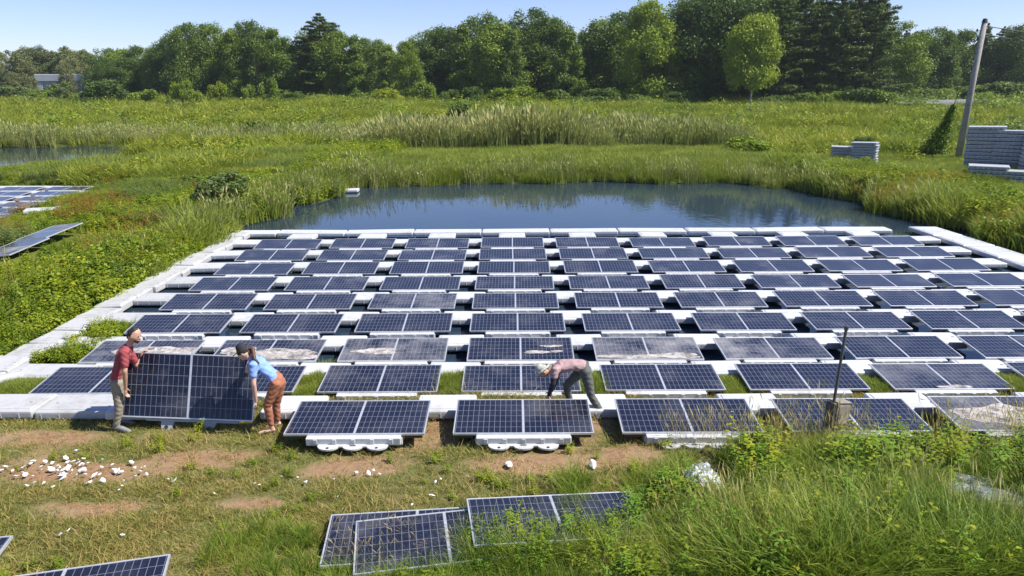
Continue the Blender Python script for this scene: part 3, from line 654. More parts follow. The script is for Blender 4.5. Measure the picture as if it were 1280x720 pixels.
# ------------------------------------------------------------------ leaning post with box
pt, pf = aty(1058, 410, .02), aty(1030, 575, -.20)
d = Vector(pt-pf); pf2 = Vector(pf)-d*.12
e = empty('leaning_post', pf2)
M['steel'] = simple('brown_steel', (.085, .075, .07), .6, .3, .3, 20.)
b = MB(); q0 = Vector((0, 0, 0)); q1 = Vector(pt)-pf2
b.tube([q0, q1], .021, 10); b.tube([q1*.985, q1*1.012], .030, 10); b.build('post', M['steel'], e)
mid = Vector(aty(1040, 517, -.10))-pf2; dirv = q1.normalized(); X = Vector((1, .0, 0)); X = (X-dirv*X.dot(dirv)).normalized(); Yv = dirv.cross(X)
MX = Matrix(((X.x, Yv.x, dirv.x, mid.x), (X.y, Yv.y, dirv.y, mid.y), (X.z, Yv.z, dirv.z, mid.z), (0, 0, 0, 1))) @ Matrix.Rotation(.35, 4, 'Z')
M['boxm'] = simple('weathered_box', (.25, .22, .18), .8, 0, .25, 10., .006)
b = MB(); b.box(.0, .24, -.09, .09, -.16, .18, .012, 2, MX); b.box(-.01, .25, -.10, .10, .18, .20, .005, 1, MX); box = b.build('meter_box', M['boxm'], e)
b = MB(); b.box(-.07, -.004, -.08, .08, -.20, .18, .01, 1, MX); b.build('side_plate', M['steel'], box)
b = MB(); b.box(.03, .21, -.098, -.091, -.13, .15, .003, 1, MX); b.build('box_door', M['boxm'], box)
tag(e, 'thin brown steel post leaning right with a weathered box, standing before the front panel row', 'post')

# ------------------------------------------------------------------ utility pole, wires, vine, stacks
gz = float(height(np.array([29.]), np.array([40.]))[0])
pt = Vector(aty(1231, 27, 40)); pb = Vector(aty(1199, 190, 40)); d = (pb-pt).normalized(); pb = pt+d*((pt.z-gz+.3)/-d.z)
e = empty('utility_pole', pb); b = MB(); L = pt-pb; b.tube([(0, 0, 0), L*.5, L], [.21, .185, .155], 14); b.build('pole', M['wood'], e, True)
b = MB(); b.tube([L*.995, L*1.02], [.18, .12], 12); b.build('pole_cap', M['dark'], e)
for k, (dx, dz) in enumerate(((-.40, -.55), (-.30, -1.05))):
    b = MB(); p = L+Vector((dx, 0, dz)); b.tube([L+Vector((0, 0, dz)), p], .025, 6); b.tube([p-Vector((0, 0, .05)), p+Vector((0, 0, .13))], [.055, .04], 8); b.build('insulator', M['dark'], e)
tag(e, 'weathered grey wooden utility pole leaning right behind the stacked floats', 'utility pole')
for k, dz in enumerate((-.25, -.75)):
    a0 = pt+Vector((0, 0, dz)); a1 = Vector((78, 66+4*k, 9.3+dz+.3)); b = MB(); n = 16
    b.tube([a0.lerp(a1, i/n)+Vector((0, 0, -1.1*4*(i/n)*(1-i/n))) for i in range(n+1)], .028, 5)
    tag(b.build('overhead_wire', M['dark']), ('upper' if k == 0 else 'lower')+' overhead wire running right from the utility pole', 'wire')
def pallet_mesh():
    b = MB(); b.box(-.64, .64, -.41, .41, -.088, .07, .02, 2); b.box(-.73, .73, -.49, .49, .02, .088, .02, 2)
    for x in np.linspace(-.6, .6, 7): b.box(x-.04, x+.04, -.475, .475, -.08, .03, .012, 1)
    for y in np.linspace(-.36, .36, 5): b.box(-.715, .715, y-.035, y+.035, -.08, .03, .012, 1)
    b.box(-.55, .55, -.35, .35, .06, .094, .01, 1)
    m = b.mesh('spare_float'); m.materials.append(M['stackgrey']); return m
PAL = pallet_mesh()
def stack(x, y, n, rz, lean, which, group, sc=1.2):
    g = float(height(np.array([x]), np.array([y]))[0]); z = g+.06
    for k in range(n):
        o = link('spare_float', PAL, None); h = .205*.78*sc
        o.location = (x+lean[0]*k+random.uniform(-.03, .03), y+lean[1]*k+random.uniform(-.03, .03), z+h*(k+.5)); o.scale = (sc, sc, sc*.78)
        o.rotation_euler = (random.uniform(-.01, .01), random.uniform(-.02, .02), rz+random.uniform(-.03, .03))
        tag(o, f'grey white float, {ordn(k+1)} from the ground in {which}', 'spare float', group)
GS = 'spare floats stacked by the utility pole'
def ptz(px, py, z): p = atz(px, py, z); return p[0], p[1]
x, y = ptz(1224, 224, .1); stack(x, y, 13, R(-30), (.0, .0), 'the left tall stack beside the utility pole', GS)
x, y = ptz(1258, 226, .1); stack(x, y, 12, R(-38), (.01, -.01), 'the middle tall stack beside the utility pole', GS)
x, y = ptz(1294, 230, .1); stack(x, y, 11, R(-36), (.01, -.01), 'the right tall stack at the photo edge', GS)
x, y = ptz(1232, 234, .1); stack(x, y, 4, R(-30), (0, 0), 'the left low stack before the tall stacks', GS)
x, y = ptz(1264, 236, .1); stack(x, y, 3, R(-38), (0, 0), 'the right low stack before the tall stacks', GS)
GS2 = 'spare floats stacked on the right bank'
x, y = ptz(1052, 214, .1); stack(x, y, 8, R(-25), (0, 0), 'the left low stack', GS2, .95)
x, y = ptz(1078, 216, .1); stack(x, y, 10, R(-34), (0, 0), 'the right low stack', GS2, .95)
x, y = ptz(1096, 214, .2); o = wfloat(W_LONG, x, y, .42, 'white', 'white float tossed beside the low stacks on the right bank', 'loose floats', .5); o.rotation_euler.y = .25
x, y = ptz(1106, 211, .2); o = wfloat(W_SMALL, x+.3, y+.2, .5, 'white', 'small white float in the grass right of the low stacks', 'loose floats', -.4)

b = MB(); b.box(float(gx[0])-50, float(gx[-1])+50, float(gy[0])-50, float(gy[-1])+50, -3, 46)
hz = NT('haze'); hz.t.nodes.remove(hz.b); pv = hz.new('VolumePrincipled'); pv.inputs['Color'].default_value = (.80, .88, 1, 1); pv.inputs['Density'].default_value = .00011; pv.inputs['Anisotropy'].default_value = .2
hz.link(pv.outputs[0], hz.out.inputs['Volume']); tag(b.build('haze', hz.m), kind='stuff')
S.cycles.volume_bounces = 1
# ------------------------------------------------------------------ far building
bx, by = aty(86, 110, 270)[0], 270
e = empty('warehouse', (bx, by, 0)); M['bwhite'] = simple('white_cladding', (.50, .51, .52), .6, 0, .06, .3); M['bgrey'] = simple('grey_cladding', (.36, .37, .38), .7)
b = MB(); b.box(-11, 11, 0, 26, -.5, 9.6); b.build('wall', M['bgrey'], e)
b = MB(); b.box(-11.4, 11.4, -.5, 26.4, 7.6, 10.0, .1, 1); b.build('roof', M['bwhite'], e)
for x in (-8, -4.5): b = MB(); b.box(x-1.1, x+1.1, -.25, 0, 3.2, 5.2); b.build('window', M['dark'], e)
b = MB(); b.box(-10.9, -9, -.3, 0.1, 0, 7.1); b.build('door', M['bwhite'], e)
tag(e, 'low white warehouse glimpsed between the trees at the far left', 'warehouse')

# ------------------------------------------------------------------ foliage meshes
def cards(C, N, size, asp=1., rg=rng, diamond=True):
    n = len(C); N = N/np.linalg.norm(N, axis=1, keepdims=True); a = rg.normal(size=(n, 3)); a -= N*(a*N).sum(1, keepdims=True); a /= np.linalg.norm(a, axis=1, keepdims=True); b_ = np.cross(N, a)
    s = np.asarray(size).reshape(-1, 1)*np.ones((n, 1)); u = a*s*.5; v = b_*s*.5*asp; bend = N*s*.12
    if diamond: return np.stack([C-u, C-v*.8+bend, C+u, C+v*.8+bend], 1)
    return np.stack([C-u-v, C+u-v+bend, C+u+v, C-u+v+bend], 1)
def crown_mesh(name, seed, H=20., W_=10., base=.12, nl=34, per=230, leaf=.40, shape='oak', mat='tree_a'):
    r = np.random.default_rng(seed); Q = []; Tt = []
    for i in range(nl):
        h = base+(1-base)*(r.random()**.8)
        if shape == 'oak': prof = max(.14, math.sqrt(max(0, 1-max(0, (h-.45)/.56)**2.2)))*min(1., .66+h)
        elif shape == 'round': prof = math.sqrt(max(.02, 1-((h-.56)/.48)**2))
        else: prof = max(.05, (1-h)**.6)*(.55+.45*min(1, (h-base)*5+.2))
        a = r.random()*6.28; rad = prof*W_/2*(.35+.6*r.random()**.6); rl = W_*(.095+.10*r.random())*(.62+.5*prof)
        c = np.array([rad*math.cos(a), rad*math.sin(a), h*H-rl*.3]); n = int(per*1.5*(rl/(W_*.18))**1.4)
        d = r.normal(size=(n, 3)); d /= np.linalg.norm(d, axis=1, keepdims=True); d[:, 2] = d[:, 2]*.8+.12
        rr = (.50+.62*r.random((n, 1)))*(1+.22*np.sin(d[:, :1]*7+i)*np.cos(d[:, 1:2]*6+i*2))
        P = c+d*rl*rr*np.array([1, 1, .95])
        Nn = d*.75+r.normal(size=(n, 3))*.75+np.array([0, 0, .3])
        Q.append(cards(P, Nn, leaf*(.6+.8*r.random(n)), .9, r)); lt = r.random()*.55; Tt.append(np.clip(lt+.45*r.random(n), 0, 1))
    m = me_quads(name, np.concatenate(Q), np.concatenate(Tt)); m.materials.append(M[mat]); return m
def pine_mesh(name, seed, H=26., W_=10., base=.12, mat='needle', levels=24):
    r = np.random.default_rng(seed); Q = []; Tt = []
    for i in range(levels):
        h = base+(1-base)*(i/(levels-1))**.92; L0 = W_/2*((1-h)**.62+.07)*(.75+.5*r.random()); nb = r.integers(4, 7)
        for j in range(nb):
            a = j*6.28/nb+r.random()*1.3; L = L0*(.55+.6*r.random()); n = int(110*L/2.2)+26; t = .22+.78*r.random(n)**.7
            wd = (.26+.34*L*.5)*np.sin(np.clip(t, 0, 1)*PI*.85+.25); side = r.normal(size=n)*wd*.6
            x = t*L; z = h*H+.10*L*np.sin(t*2.3)-.02*L+x*.10+r.normal(size=n)*.17+.25*(r.random()-.5)
            P = np.stack([x*math.cos(a)-side*math.sin(a), x*math.sin(a)+side*math.cos(a), z], 1)
            Nn = r.normal(size=(n, 3))*.55+np.array([0, 0, 1.]); Q.append(cards(P, Nn, .46*(.6+.8*r.random(n)), .55, r)); Tt.append(np.clip(r.random()*.55+.4*r.random(n), 0, 1))
    m = me_quads(name, np.concatenate(Q), np.concatenate(Tt)); m.materials.append(M[mat]); return m
def trunk_mesh(name, H, r0, seed, mat='bark', limbs=7, top=.8, first=.25, spread=.22):
    r = np.random.default_rng(seed); b = MB(); pts = []
    for i in range(7): t = i/6*top; pts.append((math.sin(t*5+seed)*.15, math.cos(t*4+seed)*.15-.15, t*H-(.3 if i == 0 else 0)))
    b.tube(pts, [r0*(1.25-.0*i) if i == 0 else r0*(1-i/7) for i in range(7)], 8)
    for k in range(limbs):
        t = first+(top-first)*k/limbs; a = r.random()*6.28; L = H*spread*(1.1-t); z = t*H
        b.tube([(0, 0, z), (math.cos(a)*L*.5, math.sin(a)*L*.5, z+L*.35), (math.cos(a)*L, math.sin(a)*L, z+L*.6)], [r0*.4*(1.1-t), r0*.25*(1.1-t), .03], 5)
    m = b.mesh(name); m.materials.append(M[mat]); return m
CR = {}
for v in range(3): CR['dark', v] = (crown_mesh('crown', 10+v, 20, 14.5, .02, 84, 230, mat='tree_a'), 20)
for v in range(3): CR['green', v] = (crown_mesh('crown', 20+v, 20, 13.5, .02, 84, 230, mat='tree_b'), 20)
for v in range(2): CR['tall', v] = (crown_mesh('crown', 30+v, 20, 9.5, .02, 70, 210, shape='cone', mat='tree_b'), 20)
for v in range(2): CR['dusty', v] = (crown_mesh('crown', 35+v, 20, 10.5, .02, 64, 190, mat='tree_d'), 20)  # crowns with the haze-greyed leaf colour, for the farthest trees
for v in range(3): CR['pine', v] = (pine_mesh('crown', 40+v, W_=12.5), 26)
CR['lime', 0] = (crown_mesh('crown', 51, 20, 17.5, .28, 90, 230, leaf=.55, shape='round', mat='tree_c'), 20)
for v in range(2): CR['yellow', v] = (crown_mesh('crown', 55+v, 20, 11.5, .02, 70, 220, mat='tree_c'), 20)
TR = {k: trunk_mesh('trunk', 20, .28, i+1, limbs=8) for i, k in enumerate(('dark', 'green', 'tall', 'dusty', 'yellow'))}
TR['pine'] = trunk_mesh('trunk', 26, .34, 9, limbs=10, top=.95, first=.1, spread=.12)
TR['lime'] = trunk_mesh('trunk', 20, .30, 12, 'birch', limbs=9, first=.30, top=.85, spread=.3)
desc = {'dark': 'dark green leafy tree', 'green': 'mid green leafy tree', 'tall': 'narrow bright green tree', 'dusty': 'dull grey green tree', 'pine': 'tall dark pine tree', 'lime': 'round lime green tree with pale trunk', 'yellow': 'yellow green leafy tree'}
tree_list = []
def tree(px, top, Y, kind, wid=None):
    """px = picture column of the trunk, top = picture row of the tip, Y = distance; height and width in metres follow"""
    p = aty(px, top, Y); H = p[2]; v = [k for k in CR if k[0] == kind]; key = v[random.randrange(len(v))]; me, H0 = CR[key]
    s = H/H0; e = empty('tree', (p[0], Y, -.1), (0, 0, random.uniform(0, 6.28))); ws = s*(wid or random.uniform(.85, 1.2))
    e.scale = (ws, ws, s)
    link('crown', me, None, e); link('trunk', TR[kind], None, e); tree_list.append((px, kind, e)); return e
front = [(-8, 62, 280, 'dusty'), (12, 61, 285, 'dusty'), (22, 66, 275, 'dusty'), (40, 70, 300, 'dark'), (58, 66, 300, 'dark'), (92, 64, 305, 'dark'), (76, 64, 304, 'dark'), (108, 66, 304, 'dark'), (30, 59, 290, 'dusty'), (48, 58, 288, 'dusty'), (68, 62, 292, 'dusty'), (84, 56, 286, 'dusty'), (100, 60, 290, 'dusty'), (118, 74, 285, 'dusty'),
 (132, 60, 270, 'dark'), (150, 62, 262, 'green'), (172, 58, 258, 'dark'), (190, 60, 245, 'yellow'), (210, 48, 240, 'dark'), (232, 30, 232, 'dark'), (262, 30, 236, 'green'), (288, 33, 226, 'tall'), (312, 27, 230, 'dark'), (334, 36, 226, 'green'), (352, 48, 224, 'green'),
 (378, 46, 228, 'dark'), (398, 18, 225, 'pine'), (388, 40, 223, 'pine'), (420, 40, 222, 'green'), (441, 42, 218, 'tall'), (463, 48, 226, 'dark'), (484, 54, 216, 'tall'), (508, 52, 206, 'yellow'), (530, 38, 224, 'dark'), (556, 34, 222, 'dark'), (578, 30, 212, 'tall'), (603, 19, 222, 'dark'), (622, 30, 205, 'green'), (640, 34, 200, 'tall'), (662, 10, 216, 'dark'), (688, 24, 212, 'green'), (712, 34, 196, 'tall'), (734, 40, 214, 'dark'), (756, 26, 208, 'dark'), (776, 16, 204, 'dark'), (812, 2, 186, 'yellow'), (838, 22, 188, 'tall'),
 (866, 0, 190, 'dark'), (890, -20, 192, 'dark'), (912, -15, 195, 'pine'), (946, 20, 163, 'lime'), (936, -25, 190, 'dark'), (962, -22, 192, 'pine'), (984, -24, 176, 'pine'), (1012, -34, 182, 'pine'), (1034, -24, 188, 'pine'), (1058, -30, 176, 'pine'), (1080, -22, 186, 'pine'), (1102, -34, 178, 'pine'), (1128, 30, 190, 'green'),
 (1150, 40, 235, 'dark'), (1168, 34, 230, 'dark'), (1190, 36, 228, 'tall'), (1212, 38, 236, 'dark'), (1236, 30, 232, 'pine'), (1256, 34, 236, 'pine'), (1276, 32, 230, 'dark'), (1298, 36, 232, 'green')]
for px, top, Y, k in front: tree(px, top, Y, k, .66 if k == 'lime' else 2.0 if px == 398 else None)
prof = sorted([(p_, t_) for p_, t_, _, k_ in front if k_ != 'lime'])
for i in range(44):
    px = 128+i*26.5+random.uniform(-8, 8); tp = np.interp(px, [a for a, _ in prof], [b_ for _, b_ in prof])
    k = random.choice(['dark', 'dark', 'green']) if px < 850 or px > 1135 else random.choice(['pine', 'dark'])
    tree(px, tp+random.uniform(4, 20)+(14 if px > 850 and px < 1130 else 0), (250 if px < 500 else 232 if px < 850 else 215 if px < 1135 else 262)+random.uniform(-4, 10), k)
from collections import Counter
cnt = Counter()
for px, kind, e in sorted(tree_list, key=lambda t: (t[1], t[0])):
    cnt[kind] += 1; n = cnt[kind]
    if kind == 'lime': tag(e, 'round lime green tree with a pale trunk standing before the dark pines', 'tree'); continue
    def words(n):
        if n < 16: return ordn(n)
        if n < 20: return ['sixteenth', 'seventeenth', 'eighteenth', 'nineteenth'][n-16]
        t = n//10; return ['twentieth', 'thirtieth', 'fortieth', 'fiftieth'][t-2] if n % 10 == 0 else ['twenty', 'thirty', 'forty', 'fifty'][t-2]+' '+ordn(n % 10)
    tag(e, f'{desc[kind]}, {words(n)} such tree from the left', 'tree', 'trees of the far tree line')
# bare snag in front of the big oaks
p = aty(322, 118, 222); e = empty('tree', (p[0], 222, 0)); m = trunk_mesh('trunk', 14, .24, 5, 'birch', 6, .98, .5, .2); link('trunk', m, None, e); link('crown', CR['dusty', 0][0], None, e).scale = (.35, .35, .62)
tag(e, 'thin grey tree with bare pale trunk before the large oaks', 'tree')
# shrubs
for px, top, Y, k in ((80, 78, 262, 'dusty'), (128, 84, 258, 'dark'), (38, 96, 255, 'dusty'), (14, 90, 250, 'dusty')): front.append((px, top, Y, k)); tag(tree(px, top, Y, k), {80: 'dull tree hiding the middle of the white warehouse', 128: 'small dark tree at the right end of the white warehouse', 38: 'low dull tree at the left end of the warehouse', 14: 'low dull tree at the left edge of the photo'}[px], 'tree', 'trees of the far tree line')
SH = [crown_mesh('foliage', 70+v, 4, 5.2, .0, 22, 150, leaf=.30, shape='round', mat=m_) for v, m_ in enumerate(('tree_b', 'tree_a', 'weed', 'weedgrey', 'tree_c'))]
st = MB()
for k in range(5): st.tube([(0, 0, -.1), (math.cos(k*1.3)*.5, math.sin(k*1.3)*.5, 1.4), (math.cos(k*1.3)*1.1, math.sin(k*1.3)*1.1, 2.6)], [.07, .05, .02], 5)
STEM = st.mesh('stem'); STEM.materials.append(M['bark'])
def shrub(px, top, Y, wpx, v, label, group='shrubs below the tree line'):
    p = aty(px, top, Y); gz_ = float(height(np.array([p[0]]), np.array([Y]))[0]); H = max(.6, p[2]-gz_); W_ = wpx*(Y+10)/f; e = empty('shrub', (p[0], Y, gz_-.05), (0, 0, random.uniform(0, 6)))
    e.scale = (W_/5.2, W_/5.2, H/4); link('foliage', SH[v], None, e); link('stem', STEM, None, e); return tag(e, label, 'shrub', group)
shs = [(15, 108, 240, 50, 3, 'grey green shrub at the far left edge'), (50, 112, 235, 40, 0, 'green shrub before the warehouse'), (75, 104, 240, 30, 3, 'dull shrub hiding the middle of the warehouse'), (130, 102, 205, 48, 1, 'wide dark shrub right of the warehouse'), (98, 116, 225, 34, 0, 'low shrub at the right foot of the warehouse'), (178, 112, 200, 42, 0, 'green shrub beside the wide dark shrub'),
 (225, 100, 195, 24, 2, 'small light green shrub before the left oaks'), (240, 112, 192, 26, 0, 'low rounded shrub right of the small light green one'), (270, 104, 196, 24, 2, 'bright shrub below the middle oaks'), (308, 106, 196, 22, 0, 'small rounded shrub left of the bare grey trunk'), (335, 97, 196, 24, 0, 'rounded shrub right of the bare grey trunk'), (365, 116, 200, 34, 1, 'low dark shrub below the left conifer'), (400, 118, 200, 36, 0, 'low shrub at the foot of the left conifer'), (440, 116, 196, 40, 0, 'low green shrub left of the yellow green tree'), (480, 110, 194, 34, 2, 'bright low shrub near the yellow green tree'), (528, 102, 194, 34, 0, 'rounded shrub right of the yellow green tree'), (560, 112, 192, 30, 0, 'low shrub in the middle left of the tree line'), (590, 110, 190, 30, 1, 'dark low shrub in the middle of the tree line'), (640, 108, 185, 50, 2, 'wide bright shrub in the middle of the tree line'), (690, 112, 182, 44, 0, 'green shrub under the narrow bright trees'), (752, 112, 165, 52, 1, 'wide dark shrub under the gap in the trees'), (800, 118, 170, 36, 0, 'low green shrub left of the tall pines'), (850, 116, 165, 40, 1, 'dark low shrub between oak and lime tree'), (1005, 116, 150, 40, 0, 'green shrub under the left pines'), (1040, 114, 150, 44, 0, 'green shrub under the middle pines'), (1075, 112, 148, 40, 1, 'dark shrub under the right pines'), (1105, 112, 146, 44, 0, 'rounded shrub at the right end of the pines'), (975, 120, 152, 36, 1, 'dark shrub right of the lime tree'),
 (1170, 112, 210, 60, 1, 'dark shrub behind the road'), (1215, 108, 212, 60, 1, 'dark shrub behind the utility pole'), (1262, 104, 208, 60, 1, 'dark hedge shrub at the far right'), (1160, 133, 140, 30, 4, 'lime shrub beside the road'), (1260, 133, 110, 40, 4, 'lime shrub below the road at the right')]
for a_ in shs: shrub(a_[0], a_[1], a_[2], a_[3], a_[4], a_[5])
G2 = 'shrubs in the wet meadow'
for a_ in [(577, 130, 88, 34, 1, 'lone dark shrub standing in the pale meadow'), (318, 150, 72, 44, 0, 'dark green bush behind the left ponds'), (282, 218, 21.5, 78, 3, 'large grey green bush on the left bank by the array corner'), (1080, 172, 44, 30, 1, 'dark weedy bush behind the low stacks'), (1125, 165, 55, 44, 0, 'dark bush in the meadow right of the low stacks'), (990, 146, 85, 44, 2, 'bright bush beyond the right end of the reeds'), (935, 172, 46, 60, 4, 'bright lime bush at the right end of the reeds'), (350, 160, 62, 30, 0, 'small bush left of the reeds'), (215, 200, 36, 60, 3, 'dull green bush near the far left pond'), (1020, 160, 62, 40, 0, 'green bush behind the right bank'), (1255, 158, 62, 50, 1, 'dark bush behind the tall stacks'), (205, 248, 21, 62, 2, 'bright leafy bush on the left bank, below and left of the grey green one'), (235, 226, 28, 46, 0, 'green bush on the left bank behind the grey green one'), (330, 208, 31, 44, 2, 'bright bush on the bank left of the lone moored float'), (300, 192, 40, 40, 4, 'lime bush between the far left pond and the reeds'), (250, 190, 42, 46, 2, 'leafy bush in the middle of the left meadow'), (130, 214, 37, 60, 3, 'dull bush behind the side pond array'), (165, 300, 14.5, 54, 2, 'low leafy bush beside the left edge walkway')]:
    shrub(*a_, G2)
# vine on the guy wire
e = empty('vine_covered_wire', (aty(1160, 200, 43)[0], 43, .1))
a0 = Vector(aty(1160, 205, 43)); a1 = Vector(aty(1205, 100, 41)); b = MB(); b.tube([a0-e.location-Vector((0, 0, .4)), a1-e.location], .02, 5); b.build('guy_wire', M['dark'], e)
r = np.random.default_rng(5); n = 5200; t = r.random(n)**1.9; P = np.array(a0)[None]+(np.array(a1)-np.array(a0))[None]*t[:, None]*.74
rad = (1.35*(1-t)**1.3+.16)*(.55+.9*vnoise(t*9+3, t*0+1.5, 1., 77)); d = r.normal(size=(n, 3)); d /= np.linalg.norm(d, axis=1, keepdims=True); P = P+d*(rad*(.5+.5*r.random(n)))[:, None]*np.array([.9, .9, .9])-np.array([0, 0, .2])-np.array(e.location)
m = me_quads('vine', cards(P, d+r.normal(size=(n, 3))*.4, .15*(.6+.8*r.random(n)), .9, r), r.random(n)*.7); link('vine', m, M['tree_b'], e)
tag(e, 'guy wire smothered in dark green vine left of the utility pole', 'vine')

# ------------------------------------------------------------------ ground vegetation (scattered, one object per kind)
ASSET = bpy.data.collections.new('plant_kinds')
def blades(n, spread, h0, h1, wd, lean, seed, mat, name, seg=3, head=0., droop=.5, tint0=0., tint1=1.):
    r = np.random.default_rng(seed); a = r.random(n)*6.28; rr = spread*np.sqrt(r.random(n)); B = np.stack([rr*np.cos(a), rr*np.sin(a), np.zeros(n)-.02], 1)
    h = h0+(h1-h0)*r.random(n); la = a+r.normal(size=n)*.8; ln = lean*h*(.3+r.random(n)); D = np.stack([np.cos(la), np.sin(la), np.zeros(n)], 1); fa = r.random(n)*6.28; Sd = np.stack([np.cos(fa), np.sin(fa), np.zeros(n)], 1)
    Q = []; tt = []
    for s in range(seg):
        t0, t1 = s/seg, (s+1)/seg
        def pt(t): return B+D*(ln*t**2)[:, None]+np.array([0, 0, 1.])*(h*(t-droop*.35*t**3))[:, None]
        w0 = wd*(1-t0**2*.9)/2; w1 = wd*(1-t1**2*.92)/2
        Q.append(np.stack([pt(t0)-Sd*w0, pt(t0)+Sd*w0, pt(t1)+Sd*w1, pt(t1)-Sd*w1], 1))
    tt = np.tile(tint0+(tint1-tint0)*r.random(n), seg); Q = np.concatenate(Q)
    if head:
        k = int(n*head); idx = np.arange(k); tip = (B+D*ln[:, None]+np.array([0, 0, 1.])*(h*(1-droop*.35))[:, None])[idx]
        hl = .10*h[idx]+.02; u = D[idx]*.4+np.array([0, 0, 1.]); u /= np.linalg.norm(u, axis=1, keepdims=True)
        Q2 = np.stack([tip-u*hl[:, None], tip+Sd[idx]*wd*1.3, tip+u*hl[:, None], tip-Sd[idx]*wd*1.3], 1); Q = np.concatenate([Q, Q2]); tt = np.concatenate([tt, np.full(k, 1.)])
    m = me_quads(name, Q, tt); m.materials.append(M[mat]); return m
def leafy(nst, spread, h0, h1, leaf, per, seed, mat, name, flat=.5, asp=.45):
    r = np.random.default_rng(seed); Q = []; tt = []
    for i in range(nst):
        a = r.random()*6.28; rr = spread*math.sqrt(r.random()); b0 = np.array([rr*math.cos(a), rr*math.sin(a), 0]); h = h0+(h1-h0)*r.random(); d = np.array([math.cos(a)*.25, math.sin(a)*.25, 1.])*h
        t = np.linspace(.15, 1, per)+r.random(per)*.08; la = np.arange(per)*2.4+r.random()*6; L = leaf*(1.25-.7*t)
        P = b0+d*t[:, None]; O = np.stack([np.cos(la), np.sin(la), .35-.3*r.random(per)], 1); C = P+O*(L*.5)[:, None]
        Sd = np.stack([-np.sin(la), np.cos(la), np.zeros(per)], 1)*(L*asp*.5)[:, None]
        Q.append(np.stack([P, C+Sd, P+O*L[:, None]-np.array([0, 0, 1.])*(L*.25)[:, None], C-Sd], 1)); tt.append(np.clip(.25*r.random()+.75*r.random(per), 0, 1))
    m = me_quads(name, np.concatenate(Q), np.concatenate(tt)); m.materials.append(M[mat]); return m
def clump(seed, mat, name, n=70, rad=.5, h=.6, leaf=.13):
    r = np.random.default_rng(seed); d = r.normal(size=(n, 3)); d /= np.linalg.norm(d, axis=1, keepdims=True); d[:, 2] = abs(d[:, 2]); P = d*np.array([rad, rad, h])*(.45+.6*r.random((n, 1)))
    m = me_quads(name, cards(P, d+r.normal(size=(n, 3))*.6+np.array([0, 0, .3]), leaf*(.6+.8*r.random(n)), .7, r), r.random(n)); m.materials.append(M[mat]); return m
def kindset(name, meshes):
    c = bpy.data.collections.new(name)
    for m in meshes:
        o = bpy.data.objects.new(m.name, m); c.objects.link(o)
    return c
K = {
 'lawn': kindset('lawn_kinds', [blades(16, .07, .04, .10, .007, .9, s, 'lawn', 'turf', 2) for s in range(4)]+[blades(14, .08, .05, .13, .007, 1.0, 9, 'straw', 'turf', 2)]),
 'tall': kindset('tall_kinds', [blades(40, .14, .35, .95, .016, .75, 20+s, 'tall', 'grass', 4) for s in range(4)]+[blades(30, .16, .25, .6, .017, .9, 25, 'tall', 'grass', 3)]),
 'stem': kindset('stem_kinds', [blades(9, .14, .55, .85, .0055, .35, 30+s, 'straw', 'grass', 3, head=.9) for s in range(3)]),
 'weedn': kindset('weedn_kinds', [leafy(5, .12, .3, .6, .16, 14, 40+s, 'weed', 'weed') for s in range(3)]),
 'berm': kindset('berm_kinds', [leafy(9, .32, .35, .80, .20, 15, 50+s, 'weed', 'weed', asp=.6) for s in range(3)]+[clump(150+s, 'weed', 'weed', 150, .42, .72, .13) for s in range(4)]+[blades(40, .28, .4, .9, .025, .6, 56, 'weed', 'weed', 3)]),
 'fore': kindset('fore_kinds', [leafy(7, .20, .35, .75, .17, 15, 240+s, 'weed', 'weed', asp=.55) for s in range(3)]+[leafy(6, .18, .4, .8, .20, 14, 244+s, 'fresh', 'weed', asp=.32) for s in range(2)]+[clump(160, 'weed', 'weed', 110, .26, .5, .09)]),
 'stub': kindset('stub_kinds', [blades(9, .09, .02, .07, .006, 1.6, 180+s, 'straw', 'stubble', 2) for s in range(3)]),
 'thick': kindset('thick_kinds', [clump(170+s, m_, 'thicket', 200, 1.0, 1.0, .17) for s, m_ in enumerate(('tree_b', 'weed', 'tree_c', 'weedgrey'))]),
 'grey': kindset('grey_kinds', [leafy(9, .32, .35, .7, .13, 16, 60+s, 'weedgrey', 'weed') for s in range(2)]),
 'rust': kindset('rust_kinds', [leafy(9, .3, .4, .75, .12, 14, 63+s, 'rust', 'weed') for s in range(2)]),
 'bank': kindset('bank_kinds', [blades(50, .35, .25, .62, .022, .6, 70+s, 'bank', 'grass', 3) for s in range(3)]),
 'reed': kindset('reed_kinds', [blades(30, .60, 1.1, 2.5, .045, .20, 80+s, 'reed', 'reed', 3, head=.45, droop=.15) for s in range(3)]),
 'mead': kindset('mead_kinds', [clump(90+s, 'meadow', 'meadow', 150, .9, .60, .17) for s in range(2)]+[blades(90, .8, .25, .95, .045, .6, 96+s, 'meadow', 'meadow', 2) for s in range(4)]),
}
